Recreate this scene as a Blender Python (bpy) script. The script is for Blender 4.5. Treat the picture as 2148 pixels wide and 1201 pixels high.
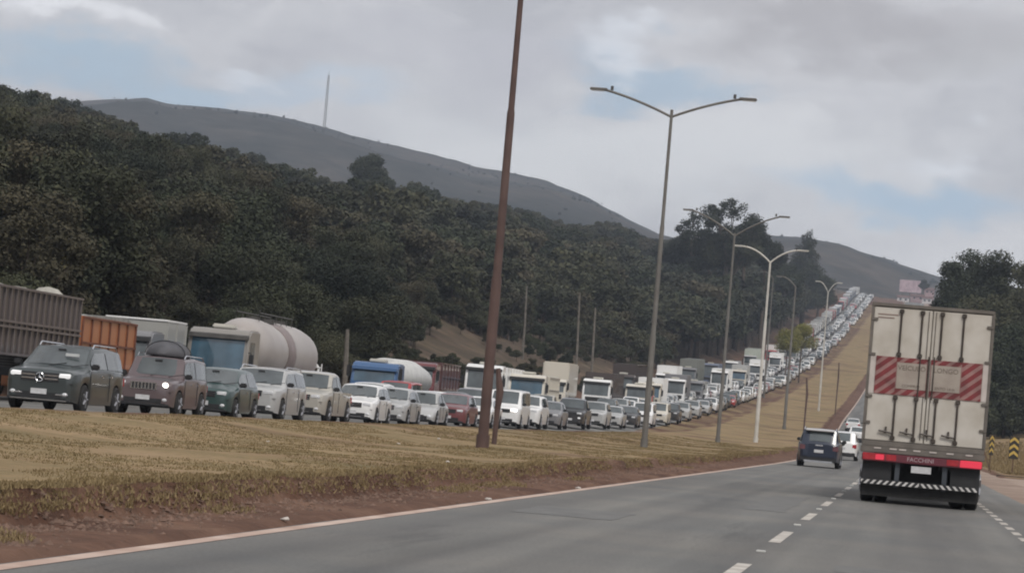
import bpy, bmesh, math, random
import numpy as np
from mathutils import Vector, Matrix, noise
R = math.radians
random.seed(7); rng = np.random.default_rng(7)
for o in list(bpy.data.objects): bpy.data.objects.remove(o)
S = bpy.context.scene
C = S.collection

# ------------------------------------------------------------ camera
FPX, W0, H0 = 6000.0, 2148.0, 1201.0
VPX, VPY, ROLL = 1900.0, 935.0, R(4.9)
CAMZ = 1.25
yc = Vector((VPX-W0/2, -(VPY-H0/2), FPX)).normalized()            # world Y seen from the camera (right, up, forward)
sx, sy_ = math.sin(ROLL), math.cos(ROLL)
zc = Vector((sx, sy_, -(sx*yc.x+sy_*yc.y)/yc.z)).normalized()
xc = yc.cross(zc) * -1
if xc.x < 0: xc = -xc
RIGHT = Vector((xc.x, yc.x, zc.x)); UP = Vector((xc.y, yc.y, zc.y)); FWD = Vector((xc.z, yc.z, zc.z))
cam = bpy.data.cameras.new('camera'); camo = bpy.data.objects.new('camera', cam); C.objects.link(camo)
M = Matrix.Identity(4)
for i in range(3):
    M[i][0] = RIGHT[i]; M[i][1] = UP[i]; M[i][2] = -FWD[i]
M[2][3] = CAMZ
camo.matrix_world = M
cam.sensor_width = 36; cam.lens = 36*FPX/W0; cam.clip_start = 0.5; cam.clip_end = 30000
S.camera = camo
def ray(px, py):
    return FWD*FPX + RIGHT*(px-W0/2) - UP*(py-H0/2)
def el(px, py):
    d = ray(px, py); return d.x/d.y, d.z/d.y                      # lateral and vertical per metre ahead
def at(px, py, Y):
    a, b = el(px, py); return Vector((a*Y, Y, CAMZ+b*Y))

# ------------------------------------------------------------ light
SUN_EL, SUN_AZ = 50, 155      # azimuth clockwise from +Y
sun = bpy.data.lights.new('sun', 'SUN'); sun.energy = 1.5; sun.angle = R(14); sun.color = (1, .95, .88)
so = bpy.data.objects.new('sun', sun); C.objects.link(so)
sd = Vector((math.sin(R(SUN_AZ))*math.cos(R(SUN_EL)), math.cos(R(SUN_AZ))*math.cos(R(SUN_EL)), math.sin(R(SUN_EL))))
so.rotation_euler = sd.to_track_quat('Z', 'Y').to_euler()
w = bpy.data.worlds.new('World'); S.world = w; w.use_nodes = True
nt = w.node_tree; nt.nodes.clear()
N = nt.nodes.new; L = nt.links.new
out = N('ShaderNodeOutputWorld'); bgs = N('ShaderNodeBackground'); bgc = N('ShaderNodeBackground'); mixs = N('ShaderNodeMixShader')
sky = N('ShaderNodeTexSky'); sky.sky_type = 'NISHITA'; sky.sun_disc = False
sky.sun_elevation = R(SUN_EL); sky.sun_rotation = R(SUN_AZ)
bgs.inputs['Strength'].default_value = 0.1; L(sky.outputs[0], bgs.inputs['Color'])
tc = N('ShaderNodeTexCoord')
def vmath(op, a, b=None):
    n = N('ShaderNodeVectorMath'); n.operation = op
    for i, v in enumerate((a, b)):
        if v is None: continue
        if isinstance(v, (tuple, Vector)): n.inputs[i].default_value = tuple(v)
        else: L(v, n.inputs[i])
    return n
wn = N('ShaderNodeTexNoise'); wn.inputs['Scale'].default_value = 9; wn.inputs['Detail'].default_value = 5; wn.inputs['Roughness'].default_value = .55
ws = vmath('MULTIPLY', tc.outputs['Generated'], (1, 1, 2.2)); L(ws.outputs[0], wn.inputs['Vector'])
wo = vmath('SUBTRACT', wn.outputs['Color'], (.5, .5, .5)); wm = vmath('MULTIPLY', wo.outputs[0], (.16, .16, .085))
wd1 = vmath('ADD', tc.outputs['Generated'], wm.outputs[0])
wn2 = N('ShaderNodeTexNoise'); wn2.inputs['Scale'].default_value = 42; wn2.inputs['Detail'].default_value = 6; wn2.inputs['Roughness'].default_value = .6; L(ws.outputs[0], wn2.inputs['Vector'])
wdir = vmath('ADD', wd1.outputs[0], vmath('MULTIPLY', vmath('SUBTRACT', wn2.outputs['Color'], (.5, .5, .5)).outputs[0], (.028, .028, .018)).outputs[0])
cn = N('ShaderNodeTexNoise'); cn.inputs['Scale'].default_value = 7; cn.inputs['Detail'].default_value = 8; cn.inputs['Roughness'].default_value = .55
L(vmath('MULTIPLY', wdir.outputs[0], (1, 1, 2.6)).outputs[0], cn.inputs['Vector'])
ramp = N('ShaderNodeValToRGB'); L(cn.outputs['Fac'], ramp.inputs[0])
e = ramp.color_ramp.elements
e[0].position = .36; e[0].color = (.43, .425, .445, 1); e[1].position = .66; e[1].color = (.70, .69, .695, 1)
col = ramp.outputs[0]
SKYP = [  # px, py, radius x, radius y (pixels), colour, amount
    (1300, 330, 900, 150, (.68, .68, .68), .8), (1800, 40, 480, 95, (.36, .34, .345), .9), (2080, 120, 220, 60, (.42, .41, .41), .6),
    (900, 120, 330, 95, (.47, .46, .49), .75), (120, 140, 300, 62, (.34, .46, .57), .85), (330, 190, 200, 40, (.38, .50, .61), .8), (1340, 140, 230, 48, (.34, .45, .56), .85),
    (1960, 430, 330, 62, (.36, .49, .62), .9), (600, 200, 200, 50, (.45, .54, .64), .7), (60, 30, 240, 26, (.84, .84, .86), .75),
    (1225, 85, 130, 40, (.76, .80, .86), .5), (820, 170, 90, 34, (.78, .78, .80), .55), (500, 155, 90, 24, (.76, .79, .84), .5), (2010, 335, 90, 40, (.82, .85, .9), .55)]
for (px, py, rx, ry, cc, amt) in SKYP:
    c0 = ray(px, py).normalized()
    sb = vmath('SUBTRACT', wdir.outputs[0], c0)
    sc = vmath('MULTIPLY', sb.outputs[0], (FPX/rx, FPX/rx, FPX/ry))
    ln = vmath('LENGTH', sc.outputs[0])
    mr = N('ShaderNodeMapRange'); mr.interpolation_type = 'SMOOTHERSTEP'
    L(ln.outputs['Value'], mr.inputs[0]); mr.inputs[1].default_value = .1; mr.inputs[2].default_value = 1.4; mr.inputs[3].default_value = amt; mr.inputs[4].default_value = 0
    mx = N('ShaderNodeMixRGB'); L(mr.outputs[0], mx.inputs[0]); L(col, mx.inputs[1]); mx.inputs[2].default_value = (*cc, 1)
    col = mx.outputs[0]
L(col, bgc.inputs['Color']); bgc.inputs['Strength'].default_value = 1.10
mixs.inputs[0].default_value = .96
L(bgs.outputs[0], mixs.inputs[1]); L(bgc.outputs[0], mixs.inputs[2]); L(mixs.outputs[0], out.inputs['Surface'])
S.view_settings.view_transform = 'Standard'; S.view_settings.look = 'None'; S.view_settings.exposure = .3; S.view_settings.gamma = 1
S.view_settings.use_curve_mapping = False
S.render.engine = 'CYCLES'
S.cycles.volume_bounces = 0
S.cycles.filter_width = 2.0

# ------------------------------------------------------------ materials
MATS = {}
def mat(name, c, rough=.6, metal=0, var=0, scale=3, spec=.5, coat=0, emit=None, es=1, bump=0, c2=None, detail=4, obj=True):
    if name in MATS: return MATS[name]
    m = bpy.data.materials.new(name); m.use_nodes = True; MATS[name] = m
    t = m.node_tree; b = t.nodes['Principled BSDF']
    b.inputs['Base Color'].default_value = (*c, 1); b.inputs['Roughness'].default_value = rough; b.inputs['Metallic'].default_value = metal
    b.inputs['Specular IOR Level'].default_value = spec; b.inputs['Coat Weight'].default_value = coat; b.inputs['Coat Roughness'].default_value = .06
    if emit: b.inputs['Emission Color'].default_value = (*emit, 1); b.inputs['Emission Strength'].default_value = es
    if var or c2:
        n = t.nodes.new('ShaderNodeTexNoise'); n.inputs['Scale'].default_value = scale; n.inputs['Detail'].default_value = detail
        k = t.nodes.new('ShaderNodeTexCoord'); t.links.new(k.outputs['Object' if obj else 'Generated'], n.inputs['Vector'])
        r = t.nodes.new('ShaderNodeValToRGB'); t.links.new(n.outputs['Fac'], r.inputs[0])
        d = c2 or tuple(x*(1-var) for x in c)
        r.color_ramp.elements[0].position = .35; r.color_ramp.elements[0].color = (*d, 1)
        r.color_ramp.elements[1].position = .65; r.color_ramp.elements[1].color = (*c, 1)
        t.links.new(r.outputs[0], b.inputs['Base Color'])
        if bump:
            bp = t.nodes.new('ShaderNodeBump'); bp.inputs['Strength'].default_value = bump; bp.inputs['Distance'].default_value = .05
            t.links.new(n.outputs['Fac'], bp.inputs['Height']); t.links.new(bp.outputs[0], b.inputs['Normal'])
    return m
def paint(name, c, rough=.3, dust=.25):
    # car paint with a film of road dust, more of it low down
    if name in MATS: return MATS[name]
    m = mat(name, c, rough=rough, coat=.55)
    t = m.node_tree; b = t.nodes['Principled BSDF']
    k = t.nodes.new('ShaderNodeTexCoord'); n = t.nodes.new('ShaderNodeTexNoise'); n.inputs['Scale'].default_value = 2.2; n.inputs['Detail'].default_value = 5
    t.links.new(k.outputs['Object'], n.inputs['Vector'])
    sp = t.nodes.new('ShaderNodeSeparateXYZ'); t.links.new(k.outputs['Object'], sp.inputs[0])
    mr = t.nodes.new('ShaderNodeMapRange'); t.links.new(sp.outputs['Z'], mr.inputs[0]); mr.inputs[1].default_value = .2; mr.inputs[2].default_value = 1.1; mr.inputs[3].default_value = 1.3; mr.inputs[4].default_value = .3
    mu = t.nodes.new('ShaderNodeMath'); mu.operation = 'MULTIPLY'; t.links.new(n.outputs['Fac'], mu.inputs[0]); t.links.new(mr.outputs[0], mu.inputs[1])
    mu2 = t.nodes.new('ShaderNodeMath'); mu2.operation = 'MULTIPLY'; mu2.use_clamp = True; t.links.new(mu.outputs[0], mu2.inputs[0]); mu2.inputs[1].default_value = dust*1.1
    mx = t.nodes.new('ShaderNodeMixRGB'); t.links.new(mu2.outputs[0], mx.inputs[0]); mx.inputs[1].default_value = (*c, 1); mx.inputs[2].default_value = (.15, .12, .105, 1)
    t.links.new(mx.outputs[0], b.inputs['Base Color'])
    return m
GLASS = mat('tinted_glass', (.095, .115, .12), rough=.06, spec=.9, coat=.3, var=.5, scale=.8)
GLASSB = mat('blue_glass', (.06, .13, .19), rough=.08, spec=.9, coat=.3, var=.5, scale=.8)
BLACK = mat('black_plastic', (.025, .025, .027), rough=.55, var=.3)
RUBBER = mat('tyre_rubber', (.028, .027, .026), rough=.85, var=.4, scale=6)
RIM = mat('alloy_rim', (.42, .42, .44), rough=.35, metal=.7, var=.3)
CHROME = mat('chrome', (.75, .76, .78), rough=.15, metal=1, var=.1)
LAMP = mat('lamp_glass', (.72, .73, .75), rough=.12, spec=.8, var=.25, scale=12)
LAMPON = mat('lamp_lit', (.9, .9, .85), emit=(1, .93, .82), es=3)
DRL = mat('daytime_lamp', (.9, .9, .9), emit=(1, 1, 1), es=.15)
TAIL = mat('tail_lamp', (.45, .02, .03), rough=.25, spec=.7, var=.3, scale=8)
TAILON = mat('tail_lamp_lit', (.7, .04, .07), rough=.3, emit=(1, .06, .12), es=.22)
AMBER = mat('amber_lamp', (.7, .25, .03), rough=.3, var=.2)
PLATE = mat('licence_plate_white', (.62, .62, .63), rough=.5, var=.15, scale=10)
INK = mat('plate_lettering', (.05, .05, .06), rough=.6, var=.1)
STEEL = mat('galvanised_steel', (.42, .42, .40), rough=.5, metal=.3, var=.3, scale=1.5)
DSTEEL = mat('dark_steel', (.09, .085, .08), rough=.6, var=.4)
CHASSIS = mat('chassis_black', (.03, .03, .032), rough=.7, var=.4, scale=2)

# ------------------------------------------------------------ mesh helpers
class MB:
    def __init__(s): s.v = []; s.f = []; s.m = []
    def add(s, vs, fs, mi=0):
        k = len(s.v); s.v += [tuple(v) for v in vs]; s.f += [tuple(i+k for i in f) for f in fs]; s.m += [mi]*len(fs)
        return s
    def box(s, x0, x1, y0, y1, z0, z1, mi=0, b=0):
        if b:
            bm = bmesh.new(); bmesh.ops.create_cube(bm, size=1)
            for v in bm.verts: v.co = Vector(((x0+x1)/2+v.co.x*(x1-x0), (y0+y1)/2+v.co.y*(y1-y0), (z0+z1)/2+v.co.z*(z1-z0)))
            bmesh.ops.bevel(bm, geom=bm.edges[:], offset=b, segments=2, affect='EDGES')
            bm.verts.index_update(); s.add([v.co[:] for v in bm.verts], [[v.index for v in f.verts] for f in bm.faces], mi); bm.free(); return s
        v = [(x, y, z) for z in (z0, z1) for y in (y0, y1) for x in (x0, x1)]
        return s.add(v, [(0, 2, 3, 1), (4, 5, 7, 6), (0, 1, 5, 4), (2, 6, 7, 3), (0, 4, 6, 2), (1, 3, 7, 5)], mi)
    def tube(s, pts, rs, seg=8, mi=0, cap=True):
        pts = [Vector(p) for p in pts]
        if not hasattr(rs, '__len__'): rs = [rs]*len(pts)
        vs = []; fs = []
        for i, p in enumerate(pts):
            d = (pts[min(i+1, len(pts)-1)]-pts[max(i-1, 0)]).normalized()
            a = d.cross(Vector((0, 0, 1)) if abs(d.z) < .9 else Vector((1, 0, 0))).normalized(); b = d.cross(a)
            for k in range(seg):
                t = 2*math.pi*k/seg; vs.append(p+(a*math.cos(t)+b*math.sin(t))*rs[i])
        for i in range(len(pts)-1):
            for k in range(seg):
                fs.append((i*seg+k, i*seg+(k+1) % seg, (i+1)*seg+(k+1) % seg, (i+1)*seg+k))
        if cap: fs.append(tuple(range(seg))[::-1]); fs.append(tuple(range((len(pts)-1)*seg, len(pts)*seg)))
        return s.add(vs, fs, mi)
    def prism(s, prof, x0, x1, mi=0, bev=0):
        """side profile [(y,z)] swept across the width"""
        bm = bmesh.new()
        a = [bm.verts.new((x0, y, z)) for y, z in prof]; b = [bm.verts.new((x1, y, z)) for y, z in prof]
        n = len(prof); bm.faces.new(a[::-1]); bm.faces.new(b)
        for i in range(n): bm.faces.new((a[i], a[(i+1) % n], b[(i+1) % n], b[i]))
        bmesh.ops.recalc_face_normals(bm, faces=bm.faces[:])
        if bev: bmesh.ops.bevel(bm, geom=bm.edges[:], offset=bev, segments=3, affect='EDGES')
        bm.verts.index_update(); s.add([v.co[:] for v in bm.verts], [[v.index for v in f.verts] for f in bm.faces], mi); bm.free(); return s
    def ell(s, c, r, nu=12, nv=8, mi=0):
        vs = [(c[0], c[1], c[2]-r[2])]; fs = []
        for j in range(1, nv):
            ph = -math.pi/2+math.pi*j/nv
            for i in range(nu):
                t = 2*math.pi*i/nu; vs.append((c[0]+r[0]*math.cos(ph)*math.cos(t), c[1]+r[1]*math.cos(ph)*math.sin(t), c[2]+r[2]*math.sin(ph)))
        vs.append((c[0], c[1], c[2]+r[2])); T = len(vs)-1
        for i in range(nu):
            fs.append((0, 1+(i+1) % nu, 1+i)); fs.append((T, 1+(nv-2)*nu+i, 1+(nv-2)*nu+(i+1) % nu))
            for j in range(nv-2): a = 1+j*nu; fs.append((a+i, a+(i+1) % nu, a+nu+(i+1) % nu, a+nu+i))
        return s.add(vs, fs, mi)
    def mesh(s, name, mats, smooth=35):
        me = bpy.data.meshes.new(name); me.from_pydata(s.v, [], s.f)
        for m in (mats if isinstance(mats, (list, tuple)) else [mats]): me.materials.append(m)
        me.polygons.foreach_set('material_index', s.m)
        bm = bmesh.new(); bm.from_mesh(me); bmesh.ops.remove_doubles(bm, verts=bm.verts, dist=1e-5); bmesh.ops.recalc_face_normals(bm, faces=bm.faces[:])
        if smooth:
            for f in bm.faces: f.smooth = True
            for e_ in bm.edges:
                if len(e_.link_faces) != 2 or e_.calc_face_angle(0) > R(smooth): e_.smooth = False
        bm.to_mesh(me); bm.free(); return me
    def build(s, name, mats, parent=None, smooth=35):
        o = bpy.data.objects.new(name, s.mesh(name, mats, smooth)); C.objects.link(o)
        if parent: o.parent = parent
        return o
def objm(name, me, parent=None, loc=None, rot=None):
    o = bpy.data.objects.new(name, me); C.objects.link(o)
    if parent: o.parent = parent
    if loc is not None: o.location = loc
    if rot is not None: o.rotation_euler = rot
    return o
def tag(o, label=None, cat=None, group=None, kind=None):
    if label: o['label'] = label
    if cat: o['category'] = cat
    if group: o['group'] = group
    if kind: o['kind'] = kind
    return o
def empty(name, loc=(0, 0, 0), rz=0):
    o = bpy.data.objects.new(name, None); C.objects.link(o); o.location = loc; o.rotation_euler = (0, 0, rz); o.empty_display_size = .3
    return o
def copy_tree(o, parent=None):
    c = o.copy(); C.objects.link(c); c.parent = parent
    for ch in list(o.children): copy_tree(ch, c)
    return c
TXT = {}
def text_mesh(s, size, m, ext=.004):
    cu = bpy.data.curves.new('t', 'FONT'); cu.body = s; cu.size = size; cu.align_x = 'CENTER'; cu.align_y = 'CENTER'; cu.extrude = ext; cu.resolution_u = 3
    o = bpy.data.objects.new('t', cu); C.objects.link(o)
    dg = bpy.context.evaluated_depsgraph_get(); me = bpy.data.meshes.new_from_object(o.evaluated_get(dg)); bpy.data.objects.remove(o)
    me.materials.clear(); me.materials.append(m); return me

# ------------------------------------------------------------ the lie of the land
def pch(xs, ys):
    xs = np.array(xs, float); ys = np.array(ys, float); h = np.diff(xs); d = np.diff(ys)/h
    m = np.zeros_like(xs); m[0] = d[0]; m[-1] = d[-1]
    for i in range(1, len(xs)-1):
        m[i] = 0 if d[i-1]*d[i] <= 0 else (h[i-1]+h[i])*3/((2*h[i]+h[i-1])/d[i-1]+(h[i]+2*h[i-1])/d[i])
    def f(x):
        x = np.clip(x, xs[0], xs[-1]); i = np.clip(np.searchsorted(xs, x)-1, 0, len(h)-1); t = (x-xs[i])/h[i]
        return (2*t**3-3*t**2+1)*ys[i]+(t**3-2*t**2+t)*h[i]*m[i]+(-2*t**3+3*t**2)*ys[i+1]+(t**3-t**2)*h[i]*m[i+1]
    return f
Pf = pch([-5000, 0, 120, 175, 235, 342, 468, 670, 866, 1066, 1300, 1420, 1600, 1800, 2400, 5000], [0, 0, 0, .12, .45, 2.75, 7.2, 17.5, 31, 46.5, 65.5, 71.5, 81, 84, 60, 20])
CXf = pch([-5000, 150, 230, 320, 400, 560, 700, 900, 1300, 5000], [0, 0, -.9, -2.1, -2.9, -3.1, -2.6, -1.6, 0, 0])
def P(y): return float(Pf(np.array(y, float)))
def CX(y): return float(CXf(np.array(y, float)))
KSf = pch([-5000, 105, 160, 250, 420, 5000], [0, 0, .45, 1.05, 1.35, 1.35])
def OZ(Y, u): return P(Y)+.3+float(KSf(np.array(Y, float)))*max(0, min(12.5, -u-19))/9.3
near_px = [(-600, 100), (0, 166), (80, 190), (160, 208), (300, 252), (420, 284), (600, 338), (720, 368), (850, 378), (1000, 415), (1100, 432), (1180, 462), (1290, 464), (1380, 492), (1450, 505), (1560, 510), (1640, 520), (1700, 540), (1745, 570), (1800, 590), (1960, 600), (2300, 640)]
ne = sorted(el(*p) for p in near_px); NEx = [a for a, b in ne]; NEy = [b for a, b in ne]
def smin(a, b, k): 
    h = np.clip(.5+.5*(b-a)/k, 0, 1); return b*(1-h)+a*h-k*h*(1-h)
UP_, ZP_ = zip(*[(-31, .15), (-31.3, .12), (-33.5, .05), (-34.5, .1), (-36, .6)])
def bank_u(Y): return -7.2+.28*noise.noise((Y*.12, 3, 0))+.17*noise.noise((Y*.7, 9, 0))+.08*noise.noise((Y*2.3, 9, 5))
def H(X, Y):
    p = P(Y); u = X-CX(Y); n = noise.noise
    if u < -31.2: p += OZ(Y, -31.5)-P(Y)-.3
    if u < -34.5:
        d = -u-34.5; tree = 8.5
        hh = .36*d if d < 300 else 108+.1*(d-300)
        hh = min(hh, 150)
        z = p+.1+hh*(1 if Y > 60 else 1)
        if Y > 60:
            az = X/Y; capel = float(np.interp(az, NEx, NEy))
            yr = float(np.interp(az, [-.35, -.2, -.08], [560, 680, 1120]))
            yy = min(Y, yr); cap = CAMZ+capel*yy-tree+(0 if Y < yr else -(Y-yr)*.04)
            if Y < 200: cap = max(cap, p+.1+.36*min(d, 30))
            z = float(smin(z, max(cap, p+.1+min(d, 8)*.1), 4.0))
        else: z = p+min(hh, 35)
        am = min(1, d/15)
        z += am*(n((X*.02, Y*.02, 0))*2.2+n((X*.08, Y*.08, 5))*.8)+min(1, d/3)*.12*n((X*.4, Y*.4, 5))
        return z
    if u < -31.2: return p+.22+.02*n((X, Y, 2))
    if u < -18.1: return OZ(Y, u)-.06
    bu = bank_u(Y)
    if u < bu:
        t = (u-bu)/(-18.1-bu)
        return p+.26+.24*max(0, min(1, (t-.45)/.4))-(.10 if t > .97 else 0)+.05*n((X*.5, Y*.1, 0))+(.02*n((X*.8, Y*.6, 4)) if Y < 120 else 0)
    if u < -6.0 and Y < 120:
        t = min(1, (u-bu)/.16)
        return p+.26*(1-t)**1.3-.01+.03*n((X*1.5, Y*.8, 0))+(.05*n((X*3, Y*2.2, 6))+.03*n((X*8, Y*6, 6)))*max(0, 1-abs(u-bu-.25)*1.6)
    if u < -6.0: return p+.26*(1-min(1, (u-bu)/.24))-.01+.02*n((X*1.5, Y*.1, 0))
    if u < 4.4: return p-.05
    k = max(0, u-6.5)
    return p-.02+.03*n((X*.5, Y*.2, 0))+min(7, .13*k)+(.15 if Y > 156 and u > 5 else 0)
us = sorted(set([-3400, -2600, -1900, -1400, -1000, -750, -580, -460, -380, -320, -275, -240, -212, -190, -172, -156, -142, -130, -119, -109, -100, -92, -84, -77, -71, -65, -60, -55, -51, -47, -44, -41.5, -39.5, -38, -36.5, -35.5, -34.6, -33.5, -32.3, -31.3, -31.1, -25, -18.2, -18.0, -17.6]
    + [round(-17.1+.45*i, 2) for i in range(21)] + [-7.75, -7.6, -7.45, -7.32, -7.2, -7.08, -7.02, -6.96, -6.9, -6.84, -6.78, -6.7, -6.5, -6.25, -6.05, -5.95, -2, 4.3, 4.5, 4.9, 5.4, 6, 6.8, 8, 10, 13, 17, 22, 28, 36, 46, 60, 80, 110, 160, 240, 400, 700, 1200, 1900, 2600]))
ys = [-2600, -1800, -1200, -600, -300, -150, -80, -40, -15, 0] + [8+.5*i for i in range(24)]+[20+.2*i for i in range(200)]+[60+.5*i for i in range(126)] + [124+3*i for i in range(96)] + [412+13*i for i in range(86)] + [1530, 1570, 1640, 1720, 1830, 2000, 2200, 2500, 3000, 3480]
dirts = []; scrubs = []
mb = MB()
for Y in ys:
    cx = CX(Y); bu = bank_u(Y)
    for u in us:
        X = cx+u; mb.v.append((X, Y, H(X, Y)))
        dd = 0.
        if bu-.02 < u < -5.5: dd = 1
        elif bu-.25 < u <= bu-.02: dd = .45
        elif -19.1 < u < -16.9: dd = .42
        elif u < -31 and u > -38: dd = .8
        elif u <= -38 and u > -56 and Y > 150: dd = .62
        elif 3 <= u < 5 and Y > 55: dd = 1.15
        elif -5.5 <= u < 5: dd = 1
        elif u >= 5 and ((55 < Y < 153) and u < 14): dd = 1.2
        elif u >= 5 and u < 5.2: dd = .8
        if u <= -34.5 and Y > 500: dd = max(dd, .35)
        if u < -60 and X/max(Y, 1) < -.24 and Y > 350: dd = max(dd, .5)
        if Y > 1200 and u > -150: dd = max(dd, .7)
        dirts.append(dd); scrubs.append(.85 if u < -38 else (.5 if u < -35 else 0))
nu = len(us)
for j in range(len(ys)-1):
    for i in range(nu-1):
        a = j*nu+i; mb.f.append((a, a+1, a+nu+1, a+nu))
me = bpy.data.meshes.new('ground'); me.from_pydata(mb.v, [], mb.f)
at_ = me.attributes.new('dirt', 'FLOAT', 'POINT'); at_.data.foreach_set('value', dirts); at_ = me.attributes.new('scrub', 'FLOAT', 'POINT'); at_.data.foreach_set('value', scrubs)
me.polygons.foreach_set('use_smooth', [True]*len(me.polygons))
g = bpy.data.materials.new('dry_grass_and_red_soil'); g.use_nodes = True; t = g.node_tree; b = t.nodes['Principled BSDF']
b.inputs['Roughness'].default_value = .95; b.inputs['Specular IOR Level'].default_value = .15
def nz(t, scale, det=5, rough=.6, src='Object', vec=None):
    n = t.nodes.new('ShaderNodeTexNoise'); n.inputs['Scale'].default_value = scale; n.inputs['Detail'].default_value = det; n.inputs['Roughness'].default_value = rough
    if vec is None:
        k = t.nodes.new('ShaderNodeTexCoord'); vec = k.outputs[src]
    t.links.new(vec, n.inputs['Vector']); return n
def rampn(t, fac, stops):
    r = t.nodes.new('ShaderNodeValToRGB'); t.links.new(fac, r.inputs[0]); el_ = r.color_ramp.elements
    el_[0].position, el_[0].color = stops[0][0], (*stops[0][1], 1); el_[1].position, el_[1].color = stops[-1][0], (*stops[-1][1], 1)
    for p_, c_ in stops[1:-1]: x = el_.new(p_); x.color = (*c_, 1)
    return r
def mixc(t, fac, a, bb):
    m = t.nodes.new('ShaderNodeMixRGB'); t.links.new(fac, m.inputs[0]); t.links.new(a, m.inputs[1]); t.links.new(bb, m.inputs[2]); return m
def mth(t, op, a, bv, clamp=False):
    m = t.nodes.new('ShaderNodeMath'); m.operation = op; m.use_clamp = clamp
    for i, v in enumerate((a, bv)):
        if isinstance(v, (int, float)): m.inputs[i].default_value = v
        else: t.links.new(v, m.inputs[i])
    return m
n1 = nz(t, .35, 6); n2 = nz(t, 6, 4); n3 = nz(t, .09, 4)
gr = rampn(t, n1.outputs['Fac'], [(.3, (.185, .15, .078)), (.5, (.27, .20, .112)), (.7, (.34, .245, .15))])
gg = rampn(t, n2.outputs['Fac'], [(.3, (.7, .7, .66)), (.7, (1.2, 1.17, 1.14))])
gm = t.nodes.new('ShaderNodeMixRGB'); gm.blend_type = 'MULTIPLY'; gm.inputs[0].default_value = 1; t.links.new(gr.outputs[0], gm.inputs[1]); t.links.new(gg.outputs[0], gm.inputs[2])
dr = rampn(t, n1.outputs['Fac'], [(.3, (.080, .043, .031)), (.5, (.135, .076, .054)), (.75, (.215, .132, .093))])
dm = t.nodes.new('ShaderNodeMixRGB'); dm.blend_type = 'MULTIPLY'; dm.inputs[0].default_value = .7; t.links.new(dr.outputs[0], dm.inputs[1]); t.links.new(gg.outputs[0], dm.inputs[2])
pale = rampn(t, n1.outputs['Fac'], [(.3, (.26, .19, .15)), (.7, (.42, .34, .28))])
at1 = t.nodes.new('ShaderNodeAttribute'); at1.attribute_name = 'dirt'
a1 = mth(t, 'SUBTRACT', n3.outputs['Fac'], .42); a2 = mth(t, 'MULTIPLY', a1.outputs[0], 2.2); a3 = mth(t, 'SUBTRACT', n2.outputs['Fac'], .5); a4 = mth(t, 'MULTIPLY', a3.outputs[0], .9)
a5 = mth(t, 'ADD', a2.outputs[0], a4.outputs[0]); a6 = mth(t, 'ADD', a5.outputs[0], at1.outputs['Fac']); a7 = mth(t, 'MULTIPLY', a6.outputs[0], 1.1); 
a8 = t.nodes.new('ShaderNodeMapRange'); t.links.new(a7.outputs[0], a8.inputs[0]); a8.inputs[1].default_value = .25; a8.inputs[2].default_value = .8
mA = mixc(t, a8.outputs[0], gm.outputs[0], dm.outputs[0])
a9 = t.nodes.new('ShaderNodeMapRange'); t.links.new(at1.outputs['Fac'], a9.inputs[0]); a9.inputs[1].default_value = 1.02; a9.inputs[2].default_value = 1.18
mB = mixc(t, a9.outputs[0], mA.outputs[0], pale.outputs[0])
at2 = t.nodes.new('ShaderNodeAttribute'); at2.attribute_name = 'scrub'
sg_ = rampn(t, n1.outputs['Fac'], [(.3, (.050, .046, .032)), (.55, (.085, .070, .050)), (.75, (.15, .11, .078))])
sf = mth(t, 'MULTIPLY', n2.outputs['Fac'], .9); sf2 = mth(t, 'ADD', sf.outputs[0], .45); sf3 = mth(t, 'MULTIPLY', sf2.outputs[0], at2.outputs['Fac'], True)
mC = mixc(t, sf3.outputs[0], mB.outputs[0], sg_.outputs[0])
t.links.new(mC.outputs[0], b.inputs['Base Color'])
bp = t.nodes.new('ShaderNodeBump'); bp.inputs['Strength'].default_value = .6; bp.inputs['Distance'].default_value = .08; t.links.new(n2.outputs['Fac'], bp.inputs['Height']); t.links.new(bp.outputs[0], b.inputs['Normal'])
me.materials.append(g)
ground = objm('ground', me); tag(ground, kind='structure')

# asphalt ---------------------------------------------------------------
asp = bpy.data.materials.new('worn_asphalt'); asp.use_nodes = True; t = asp.node_tree; b = t.nodes['Principled BSDF']
k = t.nodes.new('ShaderNodeTexCoord'); mp = t.nodes.new('ShaderNodeMapping'); mp.inputs['Scale'].default_value = (.6, .045, 1); t.links.new(k.outputs['Object'], mp.inputs[0])
q1 = nz(t, 1, 5, .6, vec=mp.outputs[0]); q2 = nz(t, 25, 4, .7); q3 = nz(t, .22, 4)
r1 = rampn(t, q1.outputs['Fac'], [(.3, (.115, .113, .107)), (.5, (.152, .149, .141)), (.72, (.185, .180, .168))])
r2 = rampn(t, q2.outputs['Fac'], [(.3, (.72, .72, .72)), (.7, (1.2, 1.2, 1.2))]); r3 = rampn(t, q3.outputs['Fac'], [(.35, (.86, .88, .9)), (.65, (1.1, 1.07, 1.04))])
mm = t.nodes.new('ShaderNodeMixRGB'); mm.blend_type = 'MULTIPLY'; mm.inputs[0].default_value = 1; t.links.new(r1.outputs[0], mm.inputs[1]); t.links.new(r2.outputs[0], mm.inputs[2])
m2 = t.nodes.new('ShaderNodeMixRGB'); m2.blend_type = 'MULTIPLY'; m2.inputs[0].default_value = 1; t.links.new(mm.outputs[0], m2.inputs[1]); t.links.new(r3.outputs[0], m2.inputs[2])
mp2 = t.nodes.new('ShaderNodeMapping'); mp2.inputs['Scale'].default_value = (1.1, .004, 1); t.links.new(k.outputs['Object'], mp2.inputs[0])
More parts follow.
